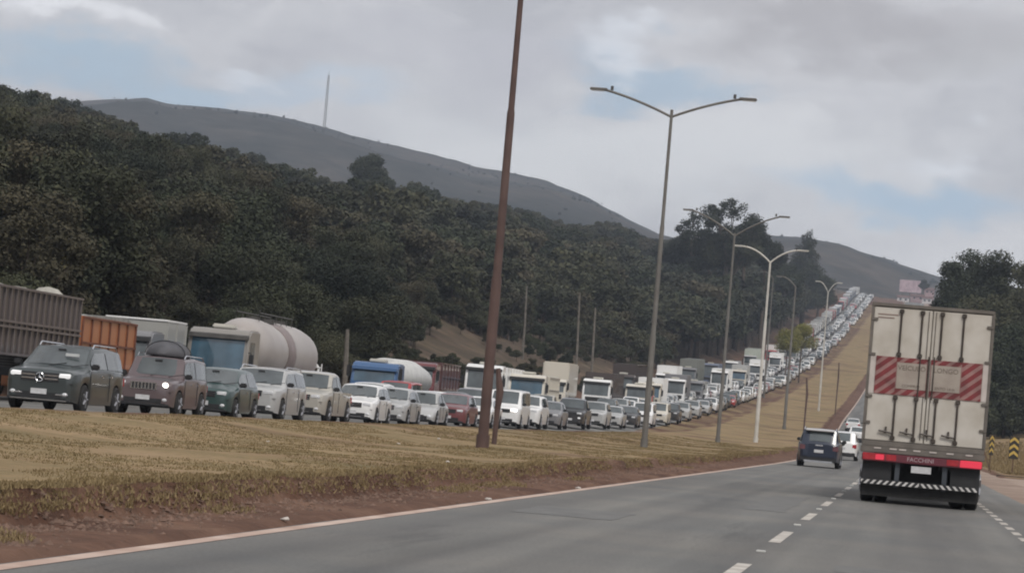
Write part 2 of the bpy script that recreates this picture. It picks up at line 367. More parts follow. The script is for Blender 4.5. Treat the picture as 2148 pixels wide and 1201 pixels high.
q4 = nz(t, 1, 2, .5, vec=mp2.outputs[0]); r4 = rampn(t, q4.outputs['Fac'], [(.35, (.76, .76, .77)), (.65, (1.14, 1.14, 1.12))])
q5 = nz(t, .9, 8, .75, vec=mp.outputs[0]); r5 = rampn(t, q5.outputs['Fac'], [(.32, (.60, .60, .62)), (.43, (1, 1, 1)), (.9, (1.04, 1.03, 1.0))])
m3 = t.nodes.new('ShaderNodeMixRGB'); m3.blend_type = 'MULTIPLY'; m3.inputs[0].default_value = 1; t.links.new(m2.outputs[0], m3.inputs[1]); t.links.new(r4.outputs[0], m3.inputs[2])
m4 = t.nodes.new('ShaderNodeMixRGB'); m4.blend_type = 'MULTIPLY'; m4.inputs[0].default_value = 1; t.links.new(m3.outputs[0], m4.inputs[1]); t.links.new(r5.outputs[0], m4.inputs[2])
t.links.new(m4.outputs[0], b.inputs['Base Color']); b.inputs['Roughness'].default_value = .75; b.inputs['Specular IOR Level'].default_value = .35
bp = t.nodes.new('ShaderNodeBump'); bp.inputs['Strength'].default_value = .35; bp.inputs['Distance'].default_value = .01; t.links.new(q2.outputs['Fac'], bp.inputs['Height']); t.links.new(bp.outputs[0], b.inputs['Normal'])
def strip(name, ul, ur, y0, y1, dz, m, step=6, ns=1, jit=0):
    mb = MB(); n = max(1, int((y1-y0)/step)); rows = []
    for j in range(n+1):
        Y = y0+(y1-y0)*j/n; z = P(Y)+dz
        a = ul(Y) if callable(ul) else ul; c = ur(Y) if callable(ur) else ur
        for i in range(ns+1): uu = a+(c-a)*i/ns; mb.v.append((CX(Y)+uu, Y, z+(OZ(Y, uu)-.3-P(Y) if uu < -18 else 0)))
    for j in range(n):
        for i in range(ns): a = j*(ns+1)+i; mb.f.append((a, a+1, a+ns+2, a+ns+1))
    mb.m = [0]*len(mb.f)
    return mb
def rdedge(Y): return -5.69+.05*noise.noise((Y*.8, 1, 7))+.04*noise.noise((Y*3, 1, 2))
def redge(Y): return 4.45 if Y < 62 else (4.45-1.3*min(1, (Y-62)/12) if Y < 150 else 3.1)+.06*noise.noise((Y*.9, 4, 4))
road = strip('road', rdedge, redge, -300, 1480, 0, asp, 2.0).build('road', asp, smooth=0); tag(road, kind='structure')
road2 = strip('road', -31.05, -19.0, -300, 1480, .3, asp, 6, ns=4).build('opposite_road', asp, smooth=0); tag(road2, kind='structure')
lp = mat('road_paint_white', (.55, .52, .47), rough=.8, c2=(.36, .32, .28), scale=3, detail=8)
lpr = mat('road_paint_dusty', (.55, .43, .36), rough=.85, c2=(.42, .29, .23), scale=1.5, detail=8)
mk = strip('', lambda Y: -5.66+.012*noise.noise((Y*2, 0, 0)), lambda Y: -5.50+.012*noise.noise((Y*2, 5, 0)), 4, 1460, .004, lpr, 1.5)
o = mk.build('edge_line', lpr, smooth=0); o.parent = road
mk = strip('', -19.33, -19.18, 4, 1460, .304, lp, 8); o = mk.build('edge_line', lp, smooth=0); o.parent = road2
mk = MB()
pitch = 10.3
y = 31.0-pitch*1+2.6
dash_me = None
i = 0
while y < 420:
    a = strip('', -1.50, -1.36, y, y+4.2, .004, lp, 2); a.build('lane_dash', lp, road, 0)
    yr = y+4.2+(pitch-4.2)*.5
    s = MB().box(CX(yr)-1.48, CX(yr)-1.38, yr-.05, yr+.05, P(yr)+.0, P(yr)+.022, b=.006)
    if y < 140: s.build('road_stud', mat('road_stud_white', (.7, .7, .66), rough=.4, var=.2), road)
    y += pitch; i += 1
y = 25
while y < 150:
    strip('', 1.80, 1.93, y, y+1.6, .004, lp, 1.6).build('edge_dash', lp, road, 0); y += 3.0
strip('', 1.80, 1.92, 150, 1400, .004, lp, 6).build('edge_line', lp, road, 0)
for ln in (-22.7, -26.3):
    for q in range(36):
        y = 60+q*12; strip('', ln-.06, ln+.06, y, y+4, .304, lp, 4).build('lane_dash', lp, road2, 0)

tar = mat('tar_patch', (.115, .114, .110), rough=.8, c2=(.15, .148, .14), scale=2.5, detail=8)
for (u0, u1, ya, yb) in ((-4.9, -3.6, 36, 39.5), (-.6, .5, 27.5, 29), (-2.6, -1.9, 47, 60)):
    ph = random.uniform(0, 50); strip('', lambda Y: u0+.09*noise.noise((Y*1.7, ph, 0)), lambda Y: u1+.09*noise.noise((Y*1.3, ph, 6)), ya, yb, .0035, tar, .3).build('asphalt_patch', tar, road, 0)

# pale stones and litter on the verge ----------------------------------
white_bit = mat('crumpled_white_litter', (.6, .55, .5), rough=.8, var=.3, scale=20)
for (px, py, sz, lab) in [(598, 1092, .075, 'flat pale scrap lying on the red shoulder left of the road'), (939, 968, .07, 'round white scrap alone on the grass below the brown pole'), (836, 930, .07, 'small white scrap in the median grass below the silver hatchback'),
        (921, 920, .09, 'pale flat scrap in the grass left of the brown pole base'), (1213, 1023, .10, 'pale scrap on the red shoulder by the edge line'), (1025, 1047, .09, 'pale stone beside the edge line below the brown pole'),
        (562, 925, .06, 'small pale stone in the grass below the beige silver crossover'), (1444, 927, .08, 'white scrap in the grass right of the second lamp post')]:
    a, e_ = el(px, py); best = None
    for k_ in range(4000):
        Yt = 20+k_*.05; z = CAMZ+e_*Yt
        if z < H(a*Yt, Yt)+.01: best = Yt; break
    sz *= .62
    if best is None: continue
    x, z = a*best, H(a*best, best)
    s = MB(); s.ell((0, 0, sz*.25), (sz, sz*.8, sz*.4), 8, 5)
    s.v = [(v[0]*(1+.5*noise.noise((v[0]*30, v[1]*30, px))), v[1], v[2]*(1+.6*noise.noise((v[0]*20, v[1]*20, px+4)))) for v in s.v]
    o = s.build('litter_scrap', white_bit); o.location = (x, best, z); tag(o, lab, 'litter', 'pale scraps on the verge')

# far ridge ---------------------------------------------------------------
far_px = [(-3500, 420), (-2200, 260), (-1200, 210), (-500, 170), (0, 205), (165, 213), (240, 208), (310, 207), (360, 219), (440, 225), (550, 239), (620, 252), (680, 267), (740, 284), (800, 300), (900, 322), (1000, 350), (1090, 366), (1150, 381), (1220, 408), (1290, 445), (1370, 487), (1430, 503), (1500, 500), (1600, 492), (1700, 500), (1750, 509), (1850, 541), (1960, 578), (2050, 605), (2150, 632), (2600, 700), (3600, 760), (5000, 830)]
fe = sorted(el(*p) for p in far_px); fx = [a for a, _ in fe]; fy = [b_ for _, b_ in fe]
azs = np.linspace(-.95, .6, 420); Ds = np.concatenate([np.linspace(1500, 2600, 50), np.linspace(2640, 3480, 14)])
vs = []; 
for j, D in enumerate(Ds):
    for az in azs:
        top = float(np.interp(az, fx, fy))
        if D <= 2600:
            q = (D-1500)/1100; z = CAMZ+top*2600*(.30+.70*math.sin(q*math.pi/2)**1.0)
            z = min(z, CAMZ+top*D*(.97+.03*q))
            k_ = min(1, (1-q)*5)
        else: z = CAMZ+top*2600-(D-2600)*.11; k_ = min(1, (D-2600)/200)
        X = az*D
        amp = k_*9
        z += amp*noise.fractal((X*.004, D*.0022, 1), 1, 2, 4)-amp*.4+1.6*noise.noise((X*.05, D*.05, 3))*1.0+1.0*abs(noise.noise((X*.12, D*.12, 8)))
        vs.append((X, D, z))
mb = MB(); mb.v = vs; na = len(azs)
for j in range(len(Ds)-1):
    for i in range(na-1): a = j*na+i; mb.f.append((a, a+1, a+na+1, a+na))
mb.m = [0]*len(mb.f)
rm = bpy.data.materials.new('scrub_covered_ridge'); rm.use_nodes = True; t = rm.node_tree; b = t.nodes['Principled BSDF']; b.inputs['Roughness'].default_value = 1; b.inputs['Specular IOR Level'].default_value = 0
w1 = nz(t, .006, 6); w2 = nz(t, .05, 6, .7)
c1 = rampn(t, w1.outputs['Fac'], [(.32, (.024, .029, .026)), (.5, (.050, .050, .047)), (.68, (.088, .076, .068))]); c2_ = rampn(t, w2.outputs['Fac'], [(.35, (.65, .68, .62)), (.65, (1.3, 1.25, 1.2))])
mm = t.nodes.new('ShaderNodeMixRGB'); mm.blend_type = 'MULTIPLY'; mm.inputs[0].default_value = 1; t.links.new(c1.outputs[0], mm.inputs[1]); t.links.new(c2_.outputs[0], mm.inputs[2]); t.links.new(mm.outputs[0], b.inputs['Base Color'])
rp = []; rsc = []
for i in range(2600):
    j = int(49-abs(random.gauss(0, 1))*14); i2 = random.randrange(60, 400)
    if j < 5: continue
    x, y_, z = vs[j*na+i2]
    if noise.noise((x*.006, y_*.006, 4)) < -.08 and j < 46: continue
    rp.append((x+random.uniform(-4, 4), y_, z-.8)); rsc.append(random.uniform(.12, .48)*(1 if j < 44 else .8))
ridge = mb.build('hills', rm, smooth=180); tag(ridge, kind='structure')

# mast on the ridge
base = at(680, 268, 2590); root = empty('radio_mast', base); tag(root, 'thin grey lattice radio mast standing alone on the far ridge', 'mast')
hm = 49; s = MB()
for (x, y) in ((-.9, -.9), (.9, -.9), (.9, .9), (-.9, .9)): s.tube([(x, y, -3), (x*.7, y*.7, hm)], .28, 5)
s.build('leg_frame', STEEL, root)
s = MB()
for k_ in range(16):
    z0 = k_*3; q = .9*(1-.3*k_/16)
    s.tube([(-q, -q, z0), (q, -q, z0+3)], .12, 4); s.tube([(q, -q, z0), (-q, -q, z0+3)], .12, 4); s.tube([(-q, -q, z0), (-q, q, z0+3)], .12, 4); s.tube([(q, q, z0), (q, -q, z0+3)], .12, 4)
s.build('lattice_bracing', STEEL, root); MB().tube([(0, 0, hm-.5), (0, 0, hm+3.5)], .2, 6).build('antenna_rod', STEEL, root)

# ------------------------------------------------------------ foliage
def leafmat(name, cs, tr=.15):
    m = bpy.data.materials.new(name); m.use_nodes = True; t = m.node_tree; b = t.nodes['Principled BSDF']
    b.inputs['Roughness'].default_value = .8; b.inputs['Specular IOR Level'].default_value = .15
    g_ = t.nodes.new('ShaderNodeNewGeometry'); oi = t.nodes.new('ShaderNodeObjectInfo')
    n = nz(t, .55, 3)
    ad = mth(t, 'MULTIPLY', oi.outputs['Random'], .30); a2 = mth(t, 'MULTIPLY', g_.outputs['Random Per Island'], .22); a3 = mth(t, 'MULTIPLY', n.outputs['Fac'], .8)
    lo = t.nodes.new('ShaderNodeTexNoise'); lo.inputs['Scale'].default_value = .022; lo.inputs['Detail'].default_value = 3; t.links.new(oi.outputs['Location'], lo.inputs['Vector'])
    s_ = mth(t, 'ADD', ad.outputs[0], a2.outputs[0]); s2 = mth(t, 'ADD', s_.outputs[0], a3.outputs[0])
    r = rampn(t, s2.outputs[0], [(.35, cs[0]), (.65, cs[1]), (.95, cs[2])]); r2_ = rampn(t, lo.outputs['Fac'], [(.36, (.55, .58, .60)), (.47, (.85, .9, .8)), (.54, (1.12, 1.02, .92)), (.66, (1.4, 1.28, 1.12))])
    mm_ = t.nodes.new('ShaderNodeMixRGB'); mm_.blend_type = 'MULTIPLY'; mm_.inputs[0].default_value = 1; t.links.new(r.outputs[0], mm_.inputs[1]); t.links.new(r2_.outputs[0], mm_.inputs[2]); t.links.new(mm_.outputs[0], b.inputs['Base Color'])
    return m
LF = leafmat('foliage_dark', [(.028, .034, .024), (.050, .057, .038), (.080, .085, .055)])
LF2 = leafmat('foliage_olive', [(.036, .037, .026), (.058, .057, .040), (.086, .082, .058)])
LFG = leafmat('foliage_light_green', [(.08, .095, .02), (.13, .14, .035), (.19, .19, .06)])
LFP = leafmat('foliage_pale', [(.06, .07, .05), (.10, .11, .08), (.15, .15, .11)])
BARK = mat('bark', (.11, .085, .065), rough=.9, var=.5, scale=4, bump=.4)
PBARK = mat('pale_bark', (.19, .17, .145), rough=.85, var=.4, scale=3)
def leaves(blobs, n, size, rg, flat=.5):
    """leaf-sized quads spread through lumpy blobs [(cx,cy,cz,rx,ry,rz)]"""
    wts = np.array([b[3]*b[4]*b[5] for b in blobs])**.7; wts /= wts.sum()
    idx = rg.choice(len(blobs), n, p=wts); B = np.array(blobs)[idx]
    d = rg.normal(size=(n, 3)); d /= np.linalg.norm(d, axis=1)[:, None]
    r = rg.uniform(.15, 1.06, n)**.55*(1+.10*rg.normal(size=n).clip(-.5, 1.6))
    p = B[:, :3]+d*B[:, 3:6]*r[:, None]
    nrm = d*(1-flat)+rg.normal(size=(n, 3))*flat+np.array([0, 0, .35]); nrm /= np.linalg.norm(nrm, axis=1)[:, None]
    a = np.cross(nrm, rg.normal(size=(n, 3))); a /= np.linalg.norm(a, axis=1)[:, None]; bb = np.cross(nrm, a)
    s_ = size*rg.uniform(.5, 1.3, n)[:, None]; asp_ = rg.uniform(.45, .9, n)[:, None]
    q = np.stack([p-a*s_, p+bb*s_*asp_, p+a*s_, p-bb*s_*asp_*.9], 1).reshape(-1, 3)
    return q
def quadmesh(name, q, m):
    n = len(q)//4; me = bpy.data.meshes.new(name); me.vertices.add(len(q)); me.vertices.foreach_set('co', q.astype(np.float32).ravel())
    me.loops.add(len(q)); me.loops.foreach_set('vertex_index', np.arange(len(q), dtype=np.int32)); me.polygons.add(n)
    me.polygons.foreach_set('loop_start', np.arange(0, len(q), 4, dtype=np.int32)); me.update(calc_edges=True); me.materials.append(m); return me
def tree_blobs(h, r, rg, kind='round'):
    bl = []
    if kind == 'cone':
        for i in range(26):
            t_ = i/25; rr = r*(1-t_)**.8+.15*r; a = rg.uniform(0, 6.28); q = rr*.55
            bl.append((q*math.cos(a), q*math.sin(a), h*(.18+.80*t_), rr*.55, rr*.55, h*.07))
        return bl
    if kind == 'bush':
        for i in range(14):
            a = rg.uniform(0, 6.28); q = r*math.sqrt(rg.uniform())*.7; s_ = r*rg.uniform(.3, .5); zt = min(h-s_*.6, h*rg.uniform(.15, .95)*(1-.4*(q/r)**2)); bl.append((q*math.cos(a), q*math.sin(a), max(s_*.4, zt), s_, s_, s_*.9))
        return bl
    if kind == 'open':
        for i in range(60):
            a = rg.uniform(0, 6.28); q = r*math.sqrt(rg.uniform())*.9; s_ = r*rg.uniform(.10, .27); zt = h*rg.uniform(.45, .95)*(1-.30*(q/r)**2); bl.append((q*math.cos(a), q*math.sin(a), zt, s_, s_, s_*.8))
        return bl
    n = {'round': 16, 'open': 22, 'tall': 16}[kind]
    for i in range(n):
        a = rg.uniform(0, 6.28); q = r*math.sqrt(rg.uniform(0, 1))*.75
        zt = h*(.48+.42*rg.uniform()**.8) if kind != 'tall' else h*rg.uniform(.35, .92)
        fall = 1-.35*(q/r)
        s_ = r*rg.uniform(.26, .46)*(.55 if kind == 'open' else 1)
        bl.append((q*math.cos(a), q*math.sin(a), min(zt*fall+.04*h, h-s_*.7), s_, s_, s_*.72))
    bl.append((0, 0, h*.6, r*.5, r*.5, h*.22))
    if kind == 'open': bl.pop()
    return bl
def tree_parts(h, r, seed, kind='round', nleaf=2200, size=.28, lm=None, bm_=None, bare=.0):
    rg = np.random.default_rng(seed); bl = tree_blobs(h, r, rg, kind)
    q = leaves(bl, nleaf, size, rg); cr = quadmesh('crown', q, lm or LF)
    s = MB(); top = h*.62; lean = rg.uniform(-.05, .05, 2)*h
    s.tube([(0, 0, -.8), (lean[0]*.3, lean[1]*.3, h*.25), (lean[0], lean[1], top)], [.03*h, .022*h, .010*h], 7)
    for (x, y, z, *_r) in bl[:(26 if kind == 'open' else 9)]:
        z0 = h*rg.uniform(.22, .5); s.tube([(lean[0]*.5, lean[1]*.5, z0), ((x+lean[0])*.5, (y+lean[1])*.5, (z0+z)*.5+.03*h), (x, y, z)], [.010*h, .007*h, .003*h], 5)
    tr = s.mesh('trunk', bm_ or BARK); return cr, tr
def tree(px, py, Y, h, r, seed, label, kind='round', group=None, nleaf=6000, size=.3, lm=None, gz=None, cat='tree', name='tree', bm_=None):
    a, e_ = el(px, py); X = a*Y; z = (CAMZ+e_*Y-h) if gz is None else gz
    root = empty(name, (X, Y, z)); tag(root, label, cat, group)
    cr, tr = tree_parts(h, r, seed, kind, nleaf, size, lm, bm_); objm('crown', cr, root); 
    g0 = H(X, Y)
    to = objm('trunk', tr, root)
    if z > g0+.5:      # stretch the bare stem down to the slope
        MB().tube([(0, 0, g0-z-.5), (0, 0, -.4)], .03*h, 7).build('lower_trunk', BARK, root)
    return root
# the wood on the left slope: one mass
tcol = bpy.data.collections.new('wood_tree_kinds')
tcol2 = bpy.data.collections.new('wood_tree_kinds_near')
for i in range(12):
    nearq = i >= 6; i = i % 6
    kd = ['round', 'tall', 'round', 'open', 'round', 'tall'][i]; h = [7.5, 10, 6, 9, 8.5, 11][i]; r = [3.8, 3, 3.6, 3.6, 4.4, 3.6][i]
    cr, tr = tree_parts(h, r, 50+i, kind=kd, nleaf=16000 if nearq else 4200, size=.105 if nearq else .24, lm=[LF, LF2, LF, LF2, LF, LF][i])
    bm = bmesh.new(); bm.from_mesh(cr); bm.from_mesh(tr); 
    me = bpy.data.meshes.new('wood_tree'); 
    ncf = len(cr.polygons); bm.faces.ensure_lookup_table()
    for f in bm.faces[ncf:]: f.material_index = 1
    bm.to_mesh(me); bm.free(); me.materials.append(cr.materials[0]); me.materials.append(BARK)
    o = bpy.data.objects.new('wood_tree', me); (tcol2 if nearq else tcol).objects.link(o)
def scatter(name, pts, scl, coll, label, cat):
    me = bpy.data.meshes.new(name); me.from_pydata(pts, [], []); a = me.attributes.new('scl', 'FLOAT', 'POINT'); a.data.foreach_set('value', scl)
    o = objm(name, me); ng = bpy.data.node_groups.new(name+'_nodes', 'GeometryNodeTree')
    ng.interface.new_socket('Geometry', in_out='INPUT', socket_type='NodeSocketGeometry'); ng.interface.new_socket('Geometry', in_out='OUTPUT', socket_type='NodeSocketGeometry')
    n = ng.nodes.new; gi = n('NodeGroupInput'); go = n('NodeGroupOutput'); ip = n('GeometryNodeInstanceOnPoints'); ci = n('GeometryNodeCollectionInfo'); ci.inputs['Collection'].default_value = coll
    ci.inputs['Separate Children'].default_value = True; ci.inputs['Reset Children'].default_value = True
    ip.inputs['Pick Instance'].default_value = True; rv = n('FunctionNodeRandomValue'); rv.data_type = 'FLOAT_VECTOR'; rv.inputs[0].default_value = (-.06, -.06, 0); rv.inputs[1].default_value = (.06, .06, 6.28)
    na_ = n('GeometryNodeInputNamedAttribute'); na_.data_type = 'FLOAT'; na_.inputs['Name'].default_value = 'scl'
    ri = n('FunctionNodeRandomValue'); ri.data_type = 'INT'; ri.inputs[4].default_value = 0; ri.inputs[5].default_value = len(coll.objects)-1
    l = ng.links.new; l(gi.outputs[0], ip.inputs['Points']); l(ci.outputs[0], ip.inputs['Instance']); l(rv.outputs[0], ip.inputs['Rotation']); l(na_.outputs[0], ip.inputs['Scale']); l(ri.outputs[2], ip.inputs['Instance Index']); l(ip.outputs[0], go.inputs[0])
    md = o.modifiers.new('scatter', 'NODES'); md.node_group = ng; tag(o, label, cat, kind='stuff'); return o
pts = []; scl = []
y = 60.
while y < 1230:
    sp = 4.2 if y < 330 else (5.2 if y < 600 else 6.4)
    foot = float(np.interp(y, [60, 190, 215, 300, 400, 440, 2000], [-36.5, -37, -44, -52, -50, -40, -39]))
    u = foot
    umax = -.40*y-60 if y < 620 else -.30*y-60
    while u > umax:
        X = CX(y)+u+random.uniform(-.4, .4)*sp; Y = y+random.uniform(-.4, .4)*sp
        az = X/Y; d = foot-u
        yr = float(np.interp(az, [-.35, -.2, -.08], [560, 680, 1120]))
        vis = az > -.40 and Y < yr+50
        top_brown = az < -.20 and Y > 430 and random.random() < .35      # dry grass near the top of the left hill
        if vis and not top_brown:
            gzv = H(X, Y); el_t = float(np.interp(az, NEx, NEy)); 
            s_ = random.choice([random.uniform(.35, .7), random.uniform(.7, 1.1), random.uniform(.7, 1.1), random.uniform(1.1, 1.5)])*(1+.5*noise.noise((X*.02, Y*.02, 9)))
            if d < 5: s_ *= .7
            room = (CAMZ+el_t*Y+random.uniform(-1.4, 1.6)-gzv)/10.6
            s_ = min(s_, max(.28, room))
            if az > -.085 and d < 12: s_ = max(s_, min(1.9, room*.8))
            pts.append((X, Y, gzv-.3)); scl.append(s_)
        u -= sp*(1 if d < 90 else 1.25)
    y += sp*.95
print('wood trees', len(pts))
A_ = [i for i, q in enumerate(pts) if q[1] < 300]; B_ = [i for i, q in enumerate(pts) if q[1] >= 300]
scatter('woodland', [pts[i] for i in B_], [scl[i] for i in B_], tcol, 'dense dark green woodland covering the upper hillside under the far ridge', 'woodland')
scatter('woodland', [pts[i] for i in A_], [scl[i] for i in A_], tcol2, 'dense dark wood right behind the line of lorries at left', 'woodland')
pb = []; sb = []
for i in range(420):
    Y = random.uniform(205, 430); ft = float(np.interp(Y, [205, 215, 300, 400, 440], [-40, -44, -52, -50, -41])); u = random.uniform(ft-1, -34.5)
    if noise.noise((u*.12, Y*.035, 11)) < .02 and u > ft+3: continue
    pb.append((CX(Y)+u, Y, H(CX(Y)+u, Y)-.1)); sb.append(random.uniform(.10, .30)*(1 if u > ft+4 else 1.5))
scatter('scrub', pb, sb, tcol, 'low dark scrub dotting the dry bank in the clearing', 'scrub')

scatter('ridge_scrub', rp, rsc, tcol, 'scattered low trees and scrub over the far hazy ridge', 'scrub')

# single trees that stand out
tree(778, 312, 610, 17, 6.2, 11, 'tall round-topped dark tree rising above the wooded ridge', nleaf=22000, size=.22)
tree(1535, 405, 640, 21, 8.4, 12, 'open-crowned tree with sky showing through, tallest above the lamp posts', 'open', nleaf=12000, size=.24)
tree(1470, 430, 650, 17, 5.4, 15, 'smaller open-crowned tree left of the tallest gappy one', 'open', nleaf=6000, size=.22)
tree(1570, 455, 655, 15, 6, 25, 'dense tree below and right of the tallest gappy tree', nleaf=16000, size=.24)
tree(1432, 478, 660, 14, 5.5, 26, 'dense dark tree touching the second lamp post on its right', nleaf=16000, size=.24)
tree(1495, 480, 645, 14, 6.5, 27, 'dense dark tree under the left part of the gappy crown', nleaf=18000, size=.24)
tree(1540, 482, 640, 14, 6.0, 28, 'dense dark tree directly below the gappy crown', nleaf=18000, size=.24)
tree(1612, 490, 665, 13, 5.0, 29, 'rounded dark tree above the left arm of the white lamp post', nleaf=15000, size=.24)
tree(1650, 545, 760, 15, 6.0, 30, 'dark tree filling the dip left of the cone-shaped tree', nleaf=15000, size=.24)
tree(1697, 487, 900, 27, 8.0, 13, 'dark pointed cone-shaped tree left of the far road crest', 'cone', nleaf=22000, size=.26)
tree(1672, 520, 930, 22, 7, 18, 'lower dark tree against the left side of the cone-shaped one', nleaf=16000, size=.26)
tree(1722, 560, 980, 20, 6.5, 19, 'rounded dark tree at the right foot of the cone-shaped one', nleaf=16000, size=.26)
tree(1685, 678, 560, 5.5, 3.2, 14, 'bright yellow-green bush beside the queue at the foot of the dark trees', nleaf=9000, size=.14, kind='bush', lm=LFG, cat='bush', name='bush')
tree(1655, 690, 540, 4.2, 2.6, 24, 'low olive-green bush left of the bright yellow-green one', nleaf=7000, size=.13, kind='bush', lm=LFG, cat='bush', name='bush')
tree(290, 425, 185, 11, 3.4, 16, 'slender tree dotted with pale blossoms in front of the dark wood', 'open', nleaf=5000, size=.09, lm=LFP, bm_=PBARK)
tree(430, 640, 150, 3.4, 2.6, 17, 'grey-brown leafless-looking bush just behind the tanker cab', 'bush', nleaf=5000, size=.07, lm=LF2, cat='bush', name='bush')
rt = [(2010, 476, 372, 26, 4.6, 'gnarled top of the tall tree at the left end of the right-hand grove'), (2052, 474, 392, 27, 5.5, 'broad dark tree at the centre of the right-hand grove'), (2098, 482, 380, 25, 5.2, 'dark tree right of the broad central one in the right-hand grove'),
      (2150, 515, 365, 24, 5.5, 'tall dark tree at the right edge of the photograph'), (1990, 560, 420, 22, 4.2, 'shorter tree at the inner corner of the right-hand grove, nearest the truck'), (2075, 600, 345, 17, 5, 'front tree with grey-green crown in the right-hand grove, behind the truck corner'),
      (2130, 640, 330, 14.5, 4.8, 'lower front tree of the right-hand grove, above the chevron marker'), (2180, 600, 340, 17, 5, 'front tree cut off by the right picture edge'), (2020, 640, 400, 17, 4.4, 'small tree half hidden behind the truck roof corner'),
      (2220, 560, 380, 24, 6, 'back tree cut off by the right picture edge')]
for i, (px, py, Y, h, r, lab) in enumerate(rt):
    tree(px, py, Y, h, r, 70+i, lab, 'round' if i % 3 else 'tall', group='trees of the right-hand grove', nleaf=22000, size=.17)
for i in range(9):   # undergrowth closing the grove down to the ground
    px = 2062+i*17; Y = 318+9*(i % 3); a, _ = el(px, 800); X = a*Y
    root = empty('bush', (X, Y, H(X, Y))); tag(root, ['leftmost dark bush', 'second dark bush from the left', 'third dark bush from the left', 'fourth dark bush from the left', 'fifth dark bush from the left', 'sixth dark bush from the left', 'seventh dark bush from the left', 'eighth dark bush from the left', 'rightmost dark bush'][i]+' of the undergrowth below the right-hand grove', 'bush', 'undergrowth below the right-hand grove')
    cr, tr = tree_parts(4.5+1.8*(i*7 % 4), 3.0, 120+i, 'bush', 9000, .16); objm('crown', cr, root); objm('trunk', tr, root)
# palms of tall grass at far left
root0 = at(28, 520, 118); gz = H(root0.x, root0.y); root = empty('bamboo_clump', (root0.x, root0.y, gz)); tag(root, 'yellow-green bamboo clump with arching fronds at the left edge', 'bamboo')
s = MB(); hh = root0.z-gz+1
for i in range(46):
    a = random.uniform(0, 6.28); r0 = random.uniform(.6, 2.6); h = hh*random.uniform(.75, 1.05); p0 = Vector((random.uniform(-.5, .5), random.uniform(-.5, .5), 0))
    pts_ = [p0+Vector((math.cos(a)*r0*t_**2.4, math.sin(a)*r0*t_**2.4, h*(t_-.18*t_**4))) for t_ in [0, .3, .55, .75, .9, 1, 1.08]]
    s.tube(pts_, [.05, .045, .035, .03, .02, .015, .006], 4)
s.build('stems', mat('bamboo_stem', (.26, .21, .08), rough=.7, var=.4), root)
rg = np.random.default_rng(5); qs = leaves([(random.uniform(-2, 2), random.uniform(-2, 2), hh*random.uniform(.55, 1.0), .9, .9, .8) for _ in range(9)], 2600, .09, rg)
objm('leaves', quadmesh('leaves', qs, leafmat('bamboo_leaf', [(.08, .08, .03), (.13, .12, .05), (.20, .17, .09)])), root)
# pale bare stems in the clearing
for (px, p0, p1, Y, lab) in [(1105, 600, 690, 330, 'pale bare trunk standing left in the clearing behind the trucks'), (1216, 615, 735, 300, 'middle pale trunk of the clearing, taller and greyer'), (1249, 645, 735, 300, 'right pale trunk of the clearing, nearest the second lamp post'), (729, 690, 790, 165, 'grey weathered wooden post standing behind the blue truck')]:
    b0 = at(px-4, p1, Y); t0 = at(px, p0, Y); gz = H(b0.x, Y)
    s = MB(); hh = max(3, t0.z-gz); rr = .13 if px != 729 else .16
    dx = t0.x-b0.x
    s.tube([(0, 0, -.5), (dx*.3, 0, hh*.5), (dx, 0, hh)], [rr*1.2, rr, rr*.7], 7)
    o = s.build('bare_trunk' if px != 729 else 'wooden_post', PBARK); o.location = (b0.x, Y, gz); tag(o, lab, 'trunk' if px != 729 else 'post', 'pale stems behind the trucks')

# ------------------------------------------------------------ grass tufts on the median
def grass_mesh(n, upos, name, hmin, hmax, yr, label, thr=None):
    rg = np.random.default_rng(hash(name) % 1000 if False else len(name)*31)
    Ys = yr[0]+(yr[1]-yr[0])*rg.uniform(size=n)**1.5; Q = []; 
    for Y in Ys:
        u = upos(Y, rg)
        X = CX(Y)+u
        if thr is not None and noise.noise((X*.35, Y*.18, 3)) < thr: continue
        z = H(X, Y)-.01; h = rg.uniform(hmin, hmax)
        for k_ in range(4):
            a = rg.uniform(0, 6.28); wd = .006+.00012*Y; dx, dy = math.cos(a)*wd, math.sin(a)*wd; lx, ly = rg.normal(0, .4*h), rg.normal(0, .4*h); ox, oy = rg.normal(0, .05, 2)
            Q += [(X+ox-dx, Y+oy-dy, z), (X+ox+dx, Y+oy+dy, z), (X+ox+lx+dx*.3, Y+oy+ly+dy*.3, z+h), (X+ox+lx-dx*.3, Y+oy+ly-dy*.3, z+h)]
    me = quadmesh(name, np.array(Q), GR); o = objm(name, me); tag(o, label, 'grass', kind='stuff'); return o
GR = leafmat('dry_grass_blades', [(.19, .15, .085), (.235, .18, .105), (.29, .22, .135)])
grass_mesh(17000, lambda Y, rg: bank_u(Y)+.09-abs(rg.normal(0, .2)), 'bank_grass', .012, .055, (22, 200), 'rough dry grass fringe along the top of the red bank', thr=-.34)
grass_mesh(60000, lambda Y, rg: rg.uniform(-17.3, -7.4), 'median_grass', .010, .036, (22, 190), 'short dry grass covering the median', thr=-.1)
grass_mesh(5000, lambda Y, rg: rg.uniform(-7.1, -6.5), 'shoulder_weeds', .015, .07, (20, 90), 'sparse dry weeds on the red dirt shoulder', thr=.22)
grass_mesh(12000, lambda Y, rg: 5.6+rg.uniform(0, 1)**1.5*16, 'verge_grass', .05, .2, (158, 300), 'dry grass on the verge right of the road')

